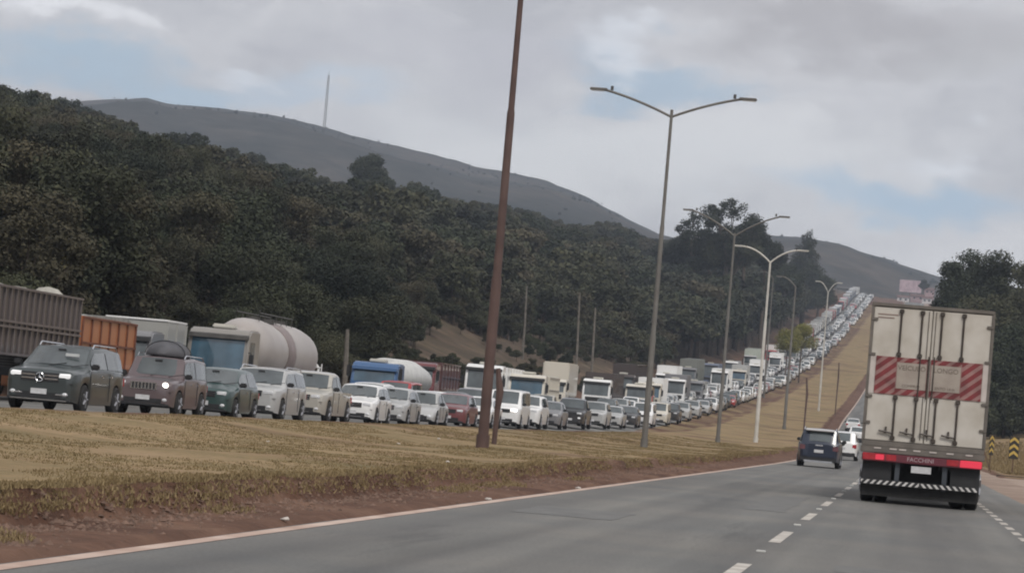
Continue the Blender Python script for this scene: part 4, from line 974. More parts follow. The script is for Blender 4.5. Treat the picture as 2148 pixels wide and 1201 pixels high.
# ------------------------------------------------------------ trucks
def wheel_set(root, xs, ys_, r=.5, wd=.28):
    wm, rmm = wheel_mesh(r, wd)
    for y in ys_:
        for x in xs:
            wo = objm('wheel', wm, root, (x, y, r)); objm('rim', rmm, wo)
TKM = {}
def cab(root, pm, w_=1.25, h=3.0, glass=GLASS, visor=None, roofbox=True, dark_grille=True):
    """cab-over cab, nose at y=0, 2.2 m long"""
    pr = [(0, .42), (-.02, 1.45), (.24, h-.30), (.50, h-.04), (.9, h), (2.15, h), (2.2, h-.1), (2.2, .95), (1.35, .80), (1.25, .42)]
    c_ = MB().prism(pr, -w_, w_, bev=.07).build('cab', pm, root)
    def fz(z): return lerp(-.02, .24, (z-1.45)/(h-.30-1.45))
    z0, z1 = 1.55, h-.42
    m_ = MB()
    for z in (z0, (z0+z1)/2, z1):
        for x in (-1, -.9, 0, .9, 1): m_.v.append((x*(w_-.1), fz(z)-.02+(.05 if abs(x) == 1 else 0), z))
    for j in range(2):
        for i in range(4): a = j*5+i; m_.f.append((a, a+1, a+6, a+5)); m_.m.append(0)
    m_.build('windscreen', glass, root)
    MB().prism([(fz(z1)-.20, z1-.02), (fz(z1)-.18, z1+.16), (fz(z1)+.1, z1+.20), (fz(z1)+.06, z1+.02)], -w_+.03, w_-.03, bev=.02).build('sun_visor', visor or BLACK, root)
    gq = MB().box(-w_+.3, w_-.3, -.045, .03, .98, 1.38, b=.02).build('grille', BLACK if dark_grille else DSTEEL, root)
    for k_ in range(4): MB().box(-w_+.33, w_-.33, -.07, -.04, 1.02+k_*.09, 1.05+k_*.09).build('grille_bar', DSTEEL if dark_grille else pm, gq)
    bu = MB().box(-w_, w_, -.10, .28, .40, .90, b=.06).build('bumper', pm, root)
    for sg in (1, -1):
        x0, x1 = sorted((sg*(w_-.42), sg*(w_-.06))); MB().box(x0, x1, -.125, .0, .60, .80, b=.03).build('headlight', LAMP, root)
        x0, x1 = sorted((sg*(w_+.002), sg*(w_+.012))); MB().add([(x0 if sg < 0 else x1, .42, 1.62), (x0 if sg < 0 else x1, 1.25, 1.62), (x0 if sg < 0 else x1, 1.25, h-.5), (x0 if sg < 0 else x1, .55, h-.5)], [(0, 1, 2, 3)]).build('side_window', glass, root)
        mo = MB(); x = sg*(w_+.16); mo.box(x-.09, x+.09, .05, .20, 1.75, 2.35, b=.03); mo.tube([(sg*w_, .25, 2.42), (x, .12, 2.40)], .02, 5); mo.tube([(sg*w_, .25, 1.68), (x, .12, 1.72)], .02, 5); mo.build('mirror', BLACK, root)
        MB().box(min(sg*(w_-.03), sg*(w_+.05)), max(sg*(w_-.03), sg*(w_+.05)), .35, 1.1, .45, .55).build('step', DSTEEL, root)
    MB().box(-.2, .2, -.13, -.10, .48, .61).build('licence_plate', PLATE, root)
    if roofbox: MB().box(-.45, .45, .75, 1.55, h, h+.18, b=.05).build('roof_unit', mat('paint_offwhite_unit', (.62, .60, .54), rough=.5, var=.1), root)
def chassis(root, y0, y1, axles, w_=1.2):
    s = MB(); s.box(-.45, -.33, y0, y1, .75, 1.0); s.box(.33, .45, y0, y1, .75, 1.0)
    y = y0+.5
    while y < y1: s.box(-.33, .33, y, y+.1, .8, .95); y += 1.4
    s.build('chassis', CHASSIS, root); wheel_set(root, (-w_+.14, w_-.14), axles)
    for sg in (1, -1): MB().box(sg*(w_-.1)-.1, sg*(w_-.1)+.1, y1-.6, y1-.55, .35, 1.0).build('mudflap', CHASSIS, root)
def ribbed_box(root, pm, y0, y1, z0, z1, w_=1.27, rib=.9, name='cargo_box', ribm=None, rail=True, nslat=0):
    b_ = MB().box(-w_, w_, y0, y1, z0, z1, b=.02).build(name, pm, root)
    n = int((y1-y0)/rib); 
    for sg in (1, -1):
        for i in range(n+1):
            y = y0+.05+(y1-y0-.1)*i/n; MB().box(min(sg*w_, sg*(w_+.05)), max(sg*w_, sg*(w_+.05)), y-.045, y+.045, z0, z1-.02).build('rib', ribm or pm, b_)
        if rail:
            for z in (z0+.03, (z0+z1)/2-.05, z1-.08): MB().box(min(sg*(w_+.01), sg*(w_+.065)), max(sg*(w_+.01), sg*(w_+.065)), y0, y1, z, z+.07).build('side_rail', ribm or pm, b_)
    return b_
def truck_root(px, py, u, label, name='truck', cat='truck', back=False, group=QN):
    Y = lane_y(px, py, u); sl = math.atan2(P(Y+5)-P(Y), 5); hd = math.atan2(CX(Y+5)-CX(Y-1), 6)
    r = empty(name, (CX(Y)+u, Y, OZ(Y, u))); r.rotation_euler = (sl, 0, -hd); tag(r, label, cat, group); return r, Y
# C0 dump semi-trailer at the left picture edge: cab is out of the picture to the left
r, _ = truck_root(-165, 700, LC, 'brown high-sided cattle-like tipper trailer cut off by the left edge', 'dump_truck')
rib_l = paint('paint_dusty_rib', (.12, .10, .10), .8, .3); rub = mat('dry_soil_load', (.45, .43, .38), rough=.95, var=.4, scale=2, bump=.6)
yend = lane_y(172, 640, -26.8)-r.location.y
cab(r, PW, h=3.0); chassis(r, .6, yend, [1.0, yend-5.2, yend-3.9, yend-2.6, yend-1.3])
bx = ribbed_box(r, PBR, 2.7, yend, 1.35, 3.45, rib=.55, name='tipper_body', ribm=rib_l, rail=False)
for z in (2.18, 2.34, 1.37, 3.37):
    for sg in (1, -1): MB().box(min(sg*1.30, sg*1.36), max(sg*1.30, sg*1.36), 2.7, yend, z, z+.07).build('side_rail', rib_l, bx)
s = MB()
for i in range(9): s.ell((random.uniform(-.8, .8), 3.5+(yend-4.5)*i/8, 3.38), (.5, .9, random.uniform(.12, .32)), 8, 5)
s.build('load', rub, r)
# C1 orange
yo = lane_y(172, 700, -27.6)
r = empty('dump_truck', (-28.9, yo-2.4, P(yo)+.3)); tag(r, 'rusty orange tipper body with upright ribs, behind the mauve off-roader', 'truck', QN)
ye = lane_y(286, 700, -27.6)-r.location.y
cab(r, POR, h=2.6, roofbox=False); chassis(r, .6, ye, [1.0, ye-2.2, ye-.9]); bx = ribbed_box(r, POR, 2.4, ye, 1.2, 2.95, rib=1.05, name='tipper_body', ribm=mat('rust_brown_rib', (.2, .07, .035), rough=.8, var=.4))
MB().prism([(2.5, 2.9), (3.2, 3.02), (ye-1, 3.12), (ye-.1, 2.93)], -1.2, 1.2, bev=.03).build('tarpaulin', mat('grey_tarpaulin', (.3, .3, .28), rough=.8, var=.3), r)
# C2 grey-white box truck
r, _ = truck_root(247, 730, -30.6, 'pale grey truck with white-edged roof, half hidden behind roof bag', 'box_truck')
cab(r, PGY, h=2.9, roofbox=False); chassis(r, .6, 5.4, [1.0, 4.4]); ribbed_box(r, paint('paint_pale_grey', (.36, .36, .34), .6), 2.4, 5.4, 1.1, 3.35, rib=1.4, rail=False)
MB().box(-1.29, 1.29, 2.35, 5.45, 3.35, 3.43, b=.02).build('roof_edge', PW, r)
# C3 tanker
r, yt = truck_root(452, 760, LC, 'beige bulk tanker truck with blue windscreen and bulging two-hump tank', 'tanker_truck')
cab(r, paint('paint_dusty_taupe', (.25, .235, .215), .4), h=3.35, glass=GLASSB, w_=1.28, visor=DSTEEL)
tk = mat('dusty_tank_shell', (.42, .385, .36), rough=.4, c2=(.35, .315, .295), scale=.6)
tkb = mat('tank_band', (.27, .215, .205), rough=.5, var=.3)
def tankseg(stn, name, m_, cz=2.55, seg=28):
    s = MB()
    for (y, rx, rz, dz) in stn:
        for i in range(seg): t_ = 2*math.pi*i/seg; s.v.append((rx*math.cos(t_), y, cz+dz+rz*math.sin(t_)))
    for j in range(len(stn)-1):
        for i in range(seg): s.f.append((j*seg+i, j*seg+(i+1) % seg, (j+1)*seg+(i+1) % seg, (j+1)*seg+i)); s.m.append(0)
    s.f.append(tuple(range(seg))); s.m.append(0); s.f.append(tuple(range((len(stn)-1)*seg, len(stn)*seg))); s.m.append(0)
    return s.build(name, m_, r, 60)
tankseg([(2.9, .35, .35, .3), (3.1, .8, .8, .25), (3.6, 1.15, 1.15, .12), (4.4, 1.30, 1.35, .05), (6.2, 1.32, 1.42, 0), (7.3, 1.30, 1.36, 0), (8.2, 1.22, 1.2, .05)], 'tank', tk)
tankseg([(8.18, 1.25, 1.24, .05), (8.5, 1.29, 1.31, .0), (9.3, 1.315, 1.39, 0), (9.4, 1.31, 1.38, 0)], 'tank_band', tkb)
tankseg([(9.38, 1.31, 1.40, 0), (11, 1.32, 1.42, 0), (13.2, 1.30, 1.38, 0), (14.4, 1.22, 1.25, .02), (15.2, .95, .95, .08), (15.7, .5, .5, .15)], 'tank', tk)
chassis(r, .6, 15.6, [1.0, 4.2, 12, 13.3, 14.6])
s = MB()
for sg in (1, -1):
    s.tube([(sg*.5, 5, 4.22), (sg*.5, 11.5, 4.22)], .025, 5); s.tube([(sg*.5, 5, 4.0), (sg*.5, 5, 4.35)], .02, 5)
    for y in np.linspace(5, 11.5, 7): s.tube([(sg*.5, y, 3.85), (sg*.5, y, 4.22)], .02, 5)
s.build('handrail', DSTEEL, r)
for y in (6, 8.8, 11): MB().tube([(0, y, 3.85), (0, y, 4.08)], .3, 14).build('manhole', DSTEEL, r)
s = MB(); s.tube([(1.0, 15.3, 1.2), (1.05, 15.6, 2.2), (.7, 15.6, 2.6)], .06, 7); s.tube([(1.2, 15.5, 1.0), (1.2, 15.5, 2.4)], .03, 5); s.tube([(.8, 15.5, 1.0), (.8, 15.5, 2.4)], .03, 5)
for k_ in range(5): s.tube([(.8, 15.5, 1.1+.28*k_), (1.2, 15.5, 1.1+.28*k_)], .025, 5)
s.build('rear_ladder', PW, r)
# C4 blue truck with white tank
r, yt = truck_root(783, 800, LC, 'blue truck cab with white roof unit, pulling a white rounded tank', 'tanker_truck')
cab(r, PBL, h=2.6, glass=GLASSB, visor=PBL); chassis(r, .6, 13, [1.0, 4, 10.5, 11.8])
wt = mat('white_tank_shell', (.60, .60, .58), rough=.4, var=.2)
tankseg([(2.8, 1.0, .7, 0), (3.0, 1.2, .95, 0), (9.5, 1.22, 1.0, 0), (12, 1.15, .85, -.1), (12.9, .7, .5, -.3)], 'tank', wt, cz=1.95)
# C5 dark red flatbed
r, _ = truck_root(868, 800, -29.5, 'dark red truck with low load box behind the white rounded tank', 'truck')
cab(r, PRD, h=2.8, roofbox=False); chassis(r, .6, 10, [1.0, 7.4, 8.7]); ribbed_box(r, paint('paint_maroon_tarp', (.10, .045, .045), .8), 2.5, 10, 1.2, 2.9, rib=1.2)
def simple_truck(px, py, u, label, pm, h=3.0, cargo='box', cpm=None, L_=9, ch=3.4, glass=GLASS, name='truck', roofbox=True, cat='truck'):
    r, _ = truck_root(px, py, u, label, name, cat); cab(r, pm, h=h, glass=glass, roofbox=roofbox); chassis(r, .6, L_, [1.0, L_-2.6, L_-1.3])
    if cargo == 'box': ribbed_box(r, cpm or PW, 2.45, L_, 1.15, ch, rib=1.5, rail=False)
    elif cargo == 'dump': ribbed_box(r, cpm or PGY, 2.45, L_, 1.15, ch, rib=.9)
    elif cargo == 'flat':
        MB().box(-1.25, 1.25, 2.45, L_, 1.05, 1.2).build('flat_bed', DSTEEL, r); MB().box(-1.25, 1.25, 2.4, 2.5, 1.2, 2.4).build('headboard', cpm or PGY, r)
        MB().box(-1.1, 1.1, 3.0, L_-.5, 1.22, ch, b=.1).build('load', cpm or PGY, r)
    return r
simple_truck(1012, 810, LC, 'tall white truck cab half behind the brown lamp post', PW, h=3.15, cargo='box', L_=12, ch=3.1)
simple_truck(1102, 835, -25.6, 'cream-white truck cab with blue windscreen right of the brown lamp post', PCR, h=2.95, cargo='dump', cpm=PCR, L_=9, ch=2.9, glass=GLASSB)
simple_truck(1155, 810, LC, 'truck with cream high-roofed load behind the cream-white cab', PCR, h=2.6, cargo='flat', cpm=PCR, L_=11, ch=4.0)
simple_truck(1250, 825, -26.6, 'white truck cab with open dark grille and small roof unit', PW, h=3.0, cargo='box', cpm=PBR, L_=13, ch=3.6)
simple_truck(1305, 800, LC-.6, 'dark brown high-sided lorry behind the white truck cab', PBR, h=3.0, cargo='dump', cpm=PBR, L_=16, ch=4.1)
simple_truck(1338, 820, LB-.5, 'cream tow truck with ochre load left of the second lamp post', PCR, h=2.8, cargo='flat', cpm=mat('ochre_load', (.28, .2, .11), rough=.8, var=.4), L_=8, ch=2.6)
simple_truck(1395, 800, LC, 'lorry with bright white box right of the second lamp post', PW, h=2.9, cargo='box', cpm=PW, L_=11, ch=3.9)
simple_truck(1440, 800, LC-.8, 'long grey-green trailer truck behind the bright white box', PGY, h=3.1, cargo='box', cpm=paint('paint_greygreen', (.2, .21, .19), .6), L_=16, ch=4.3)
simple_truck(1487, 800, LC, 'slate blue truck cab left of the thin dark lamp post', PSL, h=3.5, cargo='box', cpm=PSL, L_=13, ch=3.4)
simple_truck(1530, 790, LC, 'white and silver truck just right of the thin dark lamp post', PW, h=3.2, cargo='dump', cpm=PSV, L_=10, ch=3.2)
simple_truck(1572, 770, LC-.3, 'lorry with tall pale green-white box left of the white lamp post', PSV, h=3.1, cargo='box', cpm=paint('paint_pale_green', (.50, .54, .48), .5), L_=14, ch=4.3)
simple_truck(1615, 770, LC, 'red-cabbed truck with white box right of the white lamp post', PRE, h=2.7, cargo='box', cpm=PW, L_=9, ch=3.8)
simple_truck(1640, 750, LC, 'white box lorry second beyond the white lamp post', PW, h=3.0, cargo='box', cpm=PW, L_=12, ch=3.9)

BT = []
for (px, lab, pm, h, cg, cpm, L_, ch, gl) in [(1362, 'cream cab lorry with low white box just right of the second lamp post', PCR, 3.0, 'box', PW, 9, 3.5, GLASSB), (1415, 'white lorry with grey tarpaulined box, in the middle lane', PW, 3.2, 'box', PGY, 9, 3.7, GLASS),
        (1455, 'small grey-cabbed truck in the middle lane beside a slate blue cab', PGY, 2.7, 'dump', PSV, 7, 2.7, GLASS), (1508, 'white truck with tall white cab, right beside the slate blue one', PW, 3.5, 'box', PW, 10, 3.8, GLASS), (1548, 'cream truck with silver box left of the white lamp post', PCR, 3.0, 'box', PSV, 9, 3.8, GLASSB),
        (1583, 'white truck whose cab stands directly behind the white lamp post', PW, 3.1, 'box', PW, 10, 3.9, GLASS), (1622, 'white lorry beside the red-cabbed truck', PW, 3.2, 'box', PW, 10, 3.9, GLASS), (1655, 'silver lorry just below the yellow-green bush', PSV, 3.1, 'box', PSV, 10, 3.8, GLASS), (1680, 'white lorry right below the yellow-green bush', PW, 3.1, 'box', PW, 9, 3.7, GLASS)]:
    Yb = lane_y(px, 800, LB-.2); 
    simple_truck(px, 800, LB-.2, lab, pm, h=h, cargo=cg, cpm=cpm, L_=L_, ch=ch, glass=gl); BT.append((Yb, Yb+L_))

# ------------------------------------------------------------ the rest of the queue: copies
QF = 'vehicles in the far part of the queue'
ordn = ['first', 'second', 'third', 'fourth', 'fifth', 'sixth', 'seventh', 'eighth', 'ninth', 'tenth', 'eleventh', 'twelfth', 'thirteenth', 'fourteenth', 'fifteenth', 'sixteenth', 'seventeenth', 'eighteenth', 'nineteenth', 'twentieth']
COL = [('white', PW), ('white', PW), ('white', PW), ('silver', PSV), ('silver', PSV), ('silver', PSV), ('grey', PGY), ('black', PBK), ('red', PRE), ('beige', PBG), ('dark grey', PGR), ('white', PW)]
KIND = [('hatch', 'hatchback', 'car'), ('sedan', 'sedan', 'car'), ('suv', 'SUV', 'car'), ('pickup', 'pickup', 'car'), ('van', 'van', 'van'), ('hatch', 'hatchback', 'car')]
def section(Y):
    if Y < 300: return 'opposite the second and thin lamp posts'
    if Y < 420: return 'beyond the thin dark lamp post'
    if Y < 560: return 'just beyond the white lamp post'
    if Y < 720: return 'level with the yellow-green bush'
    if Y < 900: return 'halfway up the long climb'
    if Y < 1090: return 'high on the climb'
    return 'just below the crest'
PROTO = {}; plan = []
for u, y0, gap, lane in ((LA, lastY+7, 2.3, 'grass-side lane'), (LB, 128, 3.0, 'middle lane')):
    y = y0
    while y < 1330:
        kd = random.choice(KIND if y < 380 else KIND+[KIND[4], KIND[4], KIND[2]]); cl = random.choice(COL if y < 380 else COL+[COL[0]]*4); plan.append((y, u, kd, cl, lane)); y += PROFILES[kd[0]]['L']+random.uniform(1.6, 1.6+gap)+(.5 if y > 700 else 0)
counts = {}
for (y, u, kd, cl, lane) in plan: counts[(section(y), lane, cl[0], kd[1])] = counts.get((section(y), lane, cl[0], kd[1]), 0)+1
print('far cars', len(plan)); seen = {}
taken = []
for (y, u, kd, cl, lane) in plan:
    if len(taken) >= 272: break
    if u == LB and (y < 232 and y > 195 or any(a-5.6 < y < b_+1 for a, b_ in BT)): continue
    Yc = y+PROFILES[kd[0]]['L']/2; k_ = (section(y), lane, cl[0], kd[1]); seen[k_] = seen.get(k_, 0)+1
    lab = ('only' if counts[k_] == 1 else ordn[min(19, seen[k_]-1)])+f' {cl[0]} {kd[1]} in the {lane}, {section(y)}'
    if kd[0] not in PROTO:
        o = make_car(kd[0], cl[1], lab, (0, 0, 0), detail=0, group=QF, cat=kd[2]); PROTO[kd[0]] = o
    else: o = copy_tree(PROTO[kd[0]])
    b_ = [c for c in o.children if c.name.startswith('body')][0]; b_.material_slots[0].link = 'OBJECT'; b_.material_slots[0].material = cl[1]
    tag(o, lab, kd[2], QF)
    off = random.uniform(-.25, .3) if y < 500 else random.uniform(-.5, .75)
    o.location = (CX(Yc)+u+off, Yc, OZ(Yc, u)); sl = math.atan2(P(Yc+2)-P(Yc-2), 4); o.rotation_euler = (sl, 0, -math.atan2(CX(Yc+3)-CX(Yc-3), 6))
    if random.random() < .10:
        for c in o.children:
            if c.name.startswith('headlight'): c.material_slots[0].link = 'OBJECT'; c.material_slots[0].material = DRL
    taken.append(o)
print('individual far cars', len(taken))
# far lorries in the forest-side lane
ty = lane_y(1655, 740, LC)+14; TP = {}; tplan = []
while ty < 1330:
    q = random.random()
    kd = 'box lorry' if q < .5 else ('tipper truck' if q < .75 else 'tall-cab truck'); cl = random.choice([('white', PW), ('cream', PCR), ('silver', PSV), ('blue', PSL), ('red', PRE), ('grey', PGY)])
    tplan.append((ty, kd, cl)); ty += random.uniform(13.5, 19) if ty < 850 else random.uniform(17, 34)
cnt = {}
for y, kd, cl in tplan: cnt[(section(y), kd, cl[0])] = cnt.get((section(y), kd, cl[0]), 0)+1
sn = {}
for y, kd, cl in tplan:
    k_ = (section(y), kd, cl[0]); sn[k_] = sn.get(k_, 0)+1
    lab = ('only' if cnt[k_] == 1 else ordn[min(19, sn[k_]-1)])+f' {cl[0]} {kd} in the forest-side lane, {section(y)}'
    if kd not in TP:
        r = empty('truck'); cab(r, PLATE, h=3.5 if 'tall' in kd else 2.9, roofbox='box' in kd); chassis(r, .6, 11, [1.0, 8.4, 9.7])
        if kd == 'tipper truck': ribbed_box(r, PGY, 2.45, 11, 1.15, 2.9, rib=1.7, name='tipper_body', rail=False)
        else: ribbed_box(r, PSV, 2.45, 11, 1.15, 3.7 if 'box' in kd else 3.1, rib=2.8, rail=False)
        TP[kd] = r; o = r
    else: o = copy_tree(TP[kd])
    for c in o.children:
        if c.name.split('.')[0] in ('cab', 'bumper'): c.material_slots[0].link = 'OBJECT'; c.material_slots[0].material = cl[1]
    tag(o, lab, 'truck', 'lorries in the far part of the queue'); o.location = (CX(y)+LC, y, OZ(y, LC)); o.rotation_euler = (math.atan2(P(y+5)-P(y), 5), 0, -math.atan2(CX(y+5)-CX(y-1), 6))

# ------------------------------------------------------------ vehicles going our way
sv, _ = None, None
pz = at(1720, 978, 125)
suv = make_car('suv', PNV, 'dark blue-black SUV driving away in the left lane beside the truck', (-3.72, 127.5, P(127)), math.pi, detail=2)
q = get_car_meshes('suv')['dims']; Lc = q[0]; w_ = q[7]
MB().box(-.62, .62, Lc/2-.02, Lc/2+.045, .22, .30, b=.01).build('exhaust_trim', CHROME, suv)
MB().prism([(Lc/2-.62, 1.60), (Lc/2-.40, 1.68), (Lc/2-.08, 1.60), (Lc/2-.12, 1.56)], -.62, .62, bev=.01).build('roof_spoiler', mat('paint_pearl_roof', (.42, .40, .38), rough=.35, coat=.5, var=.1), suv)
for c in suv.children:
    if c.name.startswith('tail_light'): c.material_slots[0].link = 'OBJECT'; c.material_slots[0].material = mat('smoked_tail_lamp', (.16, .06, .07), rough=.2, spec=.8, var=.3)
MB().box(-.16, .16, Lc/2+.003, Lc/2+.02, .93, .99).build('badge_bar', CHROME, suv)
wcar = make_car('suv', PW, 'white SUV with dark bumper, directly ahead of the dark SUV', (-3.72, 173, P(173)), math.pi, detail=1)
MB().ell((0, 4.6/2+.01, .95), (.17, .02, .12), 12, 6).build('tailgate_recess', BLACK, wcar)
c3 = make_car('hatch', PW, 'white hatchback half hidden behind the truck, below the other one', (CX(285)-3.2, 285, P(285)), math.pi, detail=1); c3.rotation_euler = (0, 0, math.pi); c3.rotation_euler[0] = -math.atan2(P(287)-P(283), 4)
c4 = make_car('sedan', PW, 'white sedan peeking out highest behind the truck edge', (CX(330)-3.9, 330, P(330)), math.pi, detail=1); c4.rotation_euler[0] = -math.atan2(P(332)-P(328), 4)

# the lorry in front ------------------------------------------------------
TX, TY = .36, 61.5
T = empty('box_truck', (TX, TY, 0)); tag(T, 'cream box lorry seen from behind with red striped band and red tail lights', 'truck')
cream = mat('cream_box_panel', (.60, .565, .51), rough=.5, c2=(.46, .42, .36), scale=1.6, detail=10)
cream2 = mat('cream_box_side', (.46, .42, .36), rough=.55, var=.2)
drim = mat('door_frame_grey', (.17, .15, .13), rough=.6, var=.3); rod = mat('lock_rod_dark', (.07, .055, .045), rough=.5, var=.4, scale=4)
redS = mat('red_reflective', (.24, .035, .04), rough=.6, c2=(.13, .028, .03), scale=3); palS = mat('pale_pink_reflective', (.36, .20, .185), rough=.6, var=.4)
whS = mat('white_corner_casting', (.60, .54, .50), rough=.5, var=.2); darkbar = mat('dark_maroon_bar', (.15, .03, .045), rough=.5, var=.3)
wb_ = 1.29; zb, zt = 1.30, 4.20; LT = 11.5
MB().box(-wb_, wb_, .06, LT, zb, zt, b=.02).build('cargo_box', cream2, T)
MB().box(-wb_-.01, wb_+.01, -.02, .10, zt-.02, zt+.055, b=.01).build('top_rail', drim, T)
for sg in (1, -1): MB().box(sg*(wb_-.015)-.03, sg*(wb_-.015)+.03, -.02, .08, zb, zt-.02).build('corner_post', drim, T)
MB().box(-wb_, wb_, -.03, .09, zb-.10, zb+.02, b=.01).build('bottom_rail', drim, T)
zb1, zb2 = 2.32, 3.12
doors = []
for sg in (-1, 1):
    x0, x1 = sorted((sg*.012, sg*(wb_-.05)))
    d = MB().box(x0, x1, .0, .055, zb+.03, zt-.04, b=.008).build('door', cream, T); doors.append(d)
    for xr in (.22 if sg < 0 else .20, .66):
        x = sg*xr
        for (a, b__) in ((zb+.10, zb1-.06), (zb2+.06, zt-.10)):
            MB().tube([(x, -.028, a), (x, -.028, b__)], .022, 8).build('lock_rod', rod, d)
            for z in (a, b__): MB().box(x-.05, x+.05, -.055, -.0, z-.045, z+.045, b=.012).build('rod_bracket', rod, d)
        MB().tube([(x-.30, -.05, zb+.24), (x-.02, -.05, zb+.20)], .022, 6).build('handle', rod, d)
        MB().box(x-.17, x-.13, -.055, 0, zb+.19, zb+.33).build('handle_catch', rod, d)
    for z in (zb1-.06, zb2+.03, zb+.4, zt-.3): MB().box(min(sg*(wb_-.14), sg*(wb_+.005)), max(sg*(wb_-.14), sg*(wb_+.005)), -.035, .0, z-.03, z+.03, b=.008).build('hinge', drim, d)
    # white cheek beside the striped board
    MB().box(min(sg*(wb_-.155), sg*(wb_-.04)), max(sg*(wb_-.155), sg*(wb_-.04)), -.012, -.002, zb1, zb2).build('cheek_plate', whS, d)
# striped board, one half per door, stripes as thin foil pieces clipped to the frame
def clip_poly(poly, ax, v, keep):
    o = []
    for i in range(len(poly)):
        a, b__ = poly[i], poly[(i+1) % len(poly)]; ia = (a[ax]-v)*keep >= 0; ib = (b__[ax]-v)*keep >= 0
        if ia: o.append(a)
        if ia != ib: t_ = (v-a[ax])/(b__[ax]-a[ax]); o.append((a[0]+(b__[0]-a[0])*t_, a[1]+(b__[1]-a[1])*t_))
    return o
def stripes(x0, x1, z0, z1, pitch, wd, slope, y, m_, parent, name='stripe'):
    xx = x0-(z1-z0)*abs(slope)-pitch
    while xx < x1+(z1-z0)*abs(slope)+pitch:
        sh = (z1-z0)*slope; poly = [(xx, z0), (xx+wd, z0), (xx+wd+sh, z1), (xx+sh, z1)]
        for ax, v, kp in ((0, x0, 1), (0, x1, -1)):
            poly = clip_poly(poly, ax, v, kp)
            if not poly: break
        if poly and len(poly) > 2:
            n = len(poly); s = MB(); s.add([(a, y, b__) for a, b__ in poly]+[(a, y+.003, b__) for a, b__ in poly], [tuple(range(n)), tuple(range(2*n-1, n-1, -1))]+[(i, (i+1) % n, n+(i+1) % n, n+i) for i in range(n)])
            s.build(name, m_, parent)
        xx += pitch
for sg, d in ((-1, doors[0]), (1, doors[1])):
    x0, x1 = sorted((sg*.03, sg*(wb_-.165))); bdp = MB().box(x0, x1, -.016, -.001, zb1, zb2).build('striped_board', palS, d)
    xa, xb = sorted((sg*(wb_-.165), sg*(wb_-.60)))
    stripes(xa, xb, zb1, zb2, .27, .145, 1.25, -.021, redS, bdp)
    xa, xb = sorted((sg*.03, sg*(wb_-.60)))
    stripes(xa, xb, zb1, zb1+.13, .27, .15, 1.25, -.021, redS, bdp); stripes(xa, xb, zb2-.10, zb2, .27, .16, 1.25, -.021, redS, bdp)
    xa, xb = sorted((sg*.05, sg*(wb_-.62))); pn = MB().box(xa, xb, -.026, -.017, zb1+.14, zb2-.11).build('text_panel', mat('aged_cream_foil', (.40, .35, .30), rough=.6, c2=(.33, .28, .24), scale=3, detail=6), bdp)
    gtx = mat('faded_lettering', (.20, .16, .13), rough=.7, var=.3)
    xm = (xa+xb)/2
    for s_, sz, z in ((('VEÍCULO', 'LONGO')[sg > 0], .145, zb2-.22), (('COMPRIM', 'ENTO 14 m')[sg > 0], .085, zb1+.20)):
        tm = text_mesh(s_, sz, gtx, .002); o = objm('lettering', tm, d, (xm, -.029, z), (math.pi/2, 0, 0))
# extra thin rods across the band near the centre
for x in (-.20, -.02, .10): MB().tube([(x, -.04, zb1-.05), (x, -.04, zb2+.06)], .014, 6).build('centre_rod', rod, doors[0 if x < 0 else 1])
for x in (-.08, .07): MB().tube([(x, -.01, zb+.1), (x, -.01, zb1)], .010, 6).build('door_seal', drim, doors[0 if x < 0 else 1])
for x in (-.08, .07): MB().tube([(x, -.01, zb2), (x, -.01, zt-.06)], .010, 6).build('door_seal', drim, doors[0 if x < 0 else 1])
for k_, ln_ in enumerate((.62, .50)): MB().box(-1.16, -1.16+ln_*.7, -.006, -.0005, zt-.20-k_*.07, zt-.175-k_*.07).build('faded_marking', mat('faded_mark', (.30, .22, .19), rough=.7, var=.3), doors[0])
# rear frame below
MB().box(-wb_-.02, wb_+.02, -.05, .10, 1.06, 1.20, b=.015).build('rear_beam', drim, T)
for i, x in enumerate((-.95, -.62, -.42, -.12, .22, .58, .98)): MB().box(x-.075, x+.075, -.062, -.048, 1.15, 1.18).build('reflector_strip', whS, T)
bar = MB().box(-wb_+.02, wb_-.02, -.10, .02, .88, 1.055, b=.02).build('lamp_bar', darkbar, T)
o = objm('lettering', text_mesh('FACCHINI', .125, mat('silver_pink_letters', (.48, .38, .40), rough=.5, var=.1), .003), bar, (-.03, -.104, .972), (math.pi/2, 0, 0))
lit_l = TAILON
MB().box(-wb_+.04, -.78, -.115, -.09, .90, 1.05, b=.012).build('tail_light', TAIL, T); MB().box(-.98, -.80, -.122, -.112, .92, 1.03, b=.01).build('brake_lamp', TAILON, T)
MB().box(.80, wb_-.03, -.115, -.09, .90, 1.05, b=.012).build('tail_light', TAILON, T); 
MB().box(.52, .78, -.112, -.09, .91, 1.04, b=.012).build('side_lens', TAIL, T); MB().box(-.76, -.54, -.112, -.09, .91, 1.04, b=.012).build('side_lens', TAIL, T)
pl_ = MB().box(-.21, .21, -.07, -.05, .70, .84).build('licence_plate', PLATE, T)
for sg in (1, -1):
    MB().box(min(sg*.62, sg*1.24), max(sg*.62, sg*1.24), .06, .09, .40, .88, b=.01).build('mudguard', CHASSIS, T)
    MB().box(sg*.50-.05, sg*.50+.05, .0, .12, .36, .95).build('underride_bracket', mat('blue_grey_steel', (.06, .07, .085), rough=.6, var=.3), T)
    MB().box(sg*.95-.2, sg*.95+.2, .10, .5, .50, .86, b=.04).build('tool_box', mat('blue_black_plastic', (.03, .04, .055), rough=.5, var=.3), T)
ub = MB().box(-wb_+.02, wb_-.06, -.06, .04, .385, .50, b=.01).build('underride_bar', BLACK, T)
wst = mat('white_reflective_stripe', (.66, .64, .62), rough=.5, var=.15)
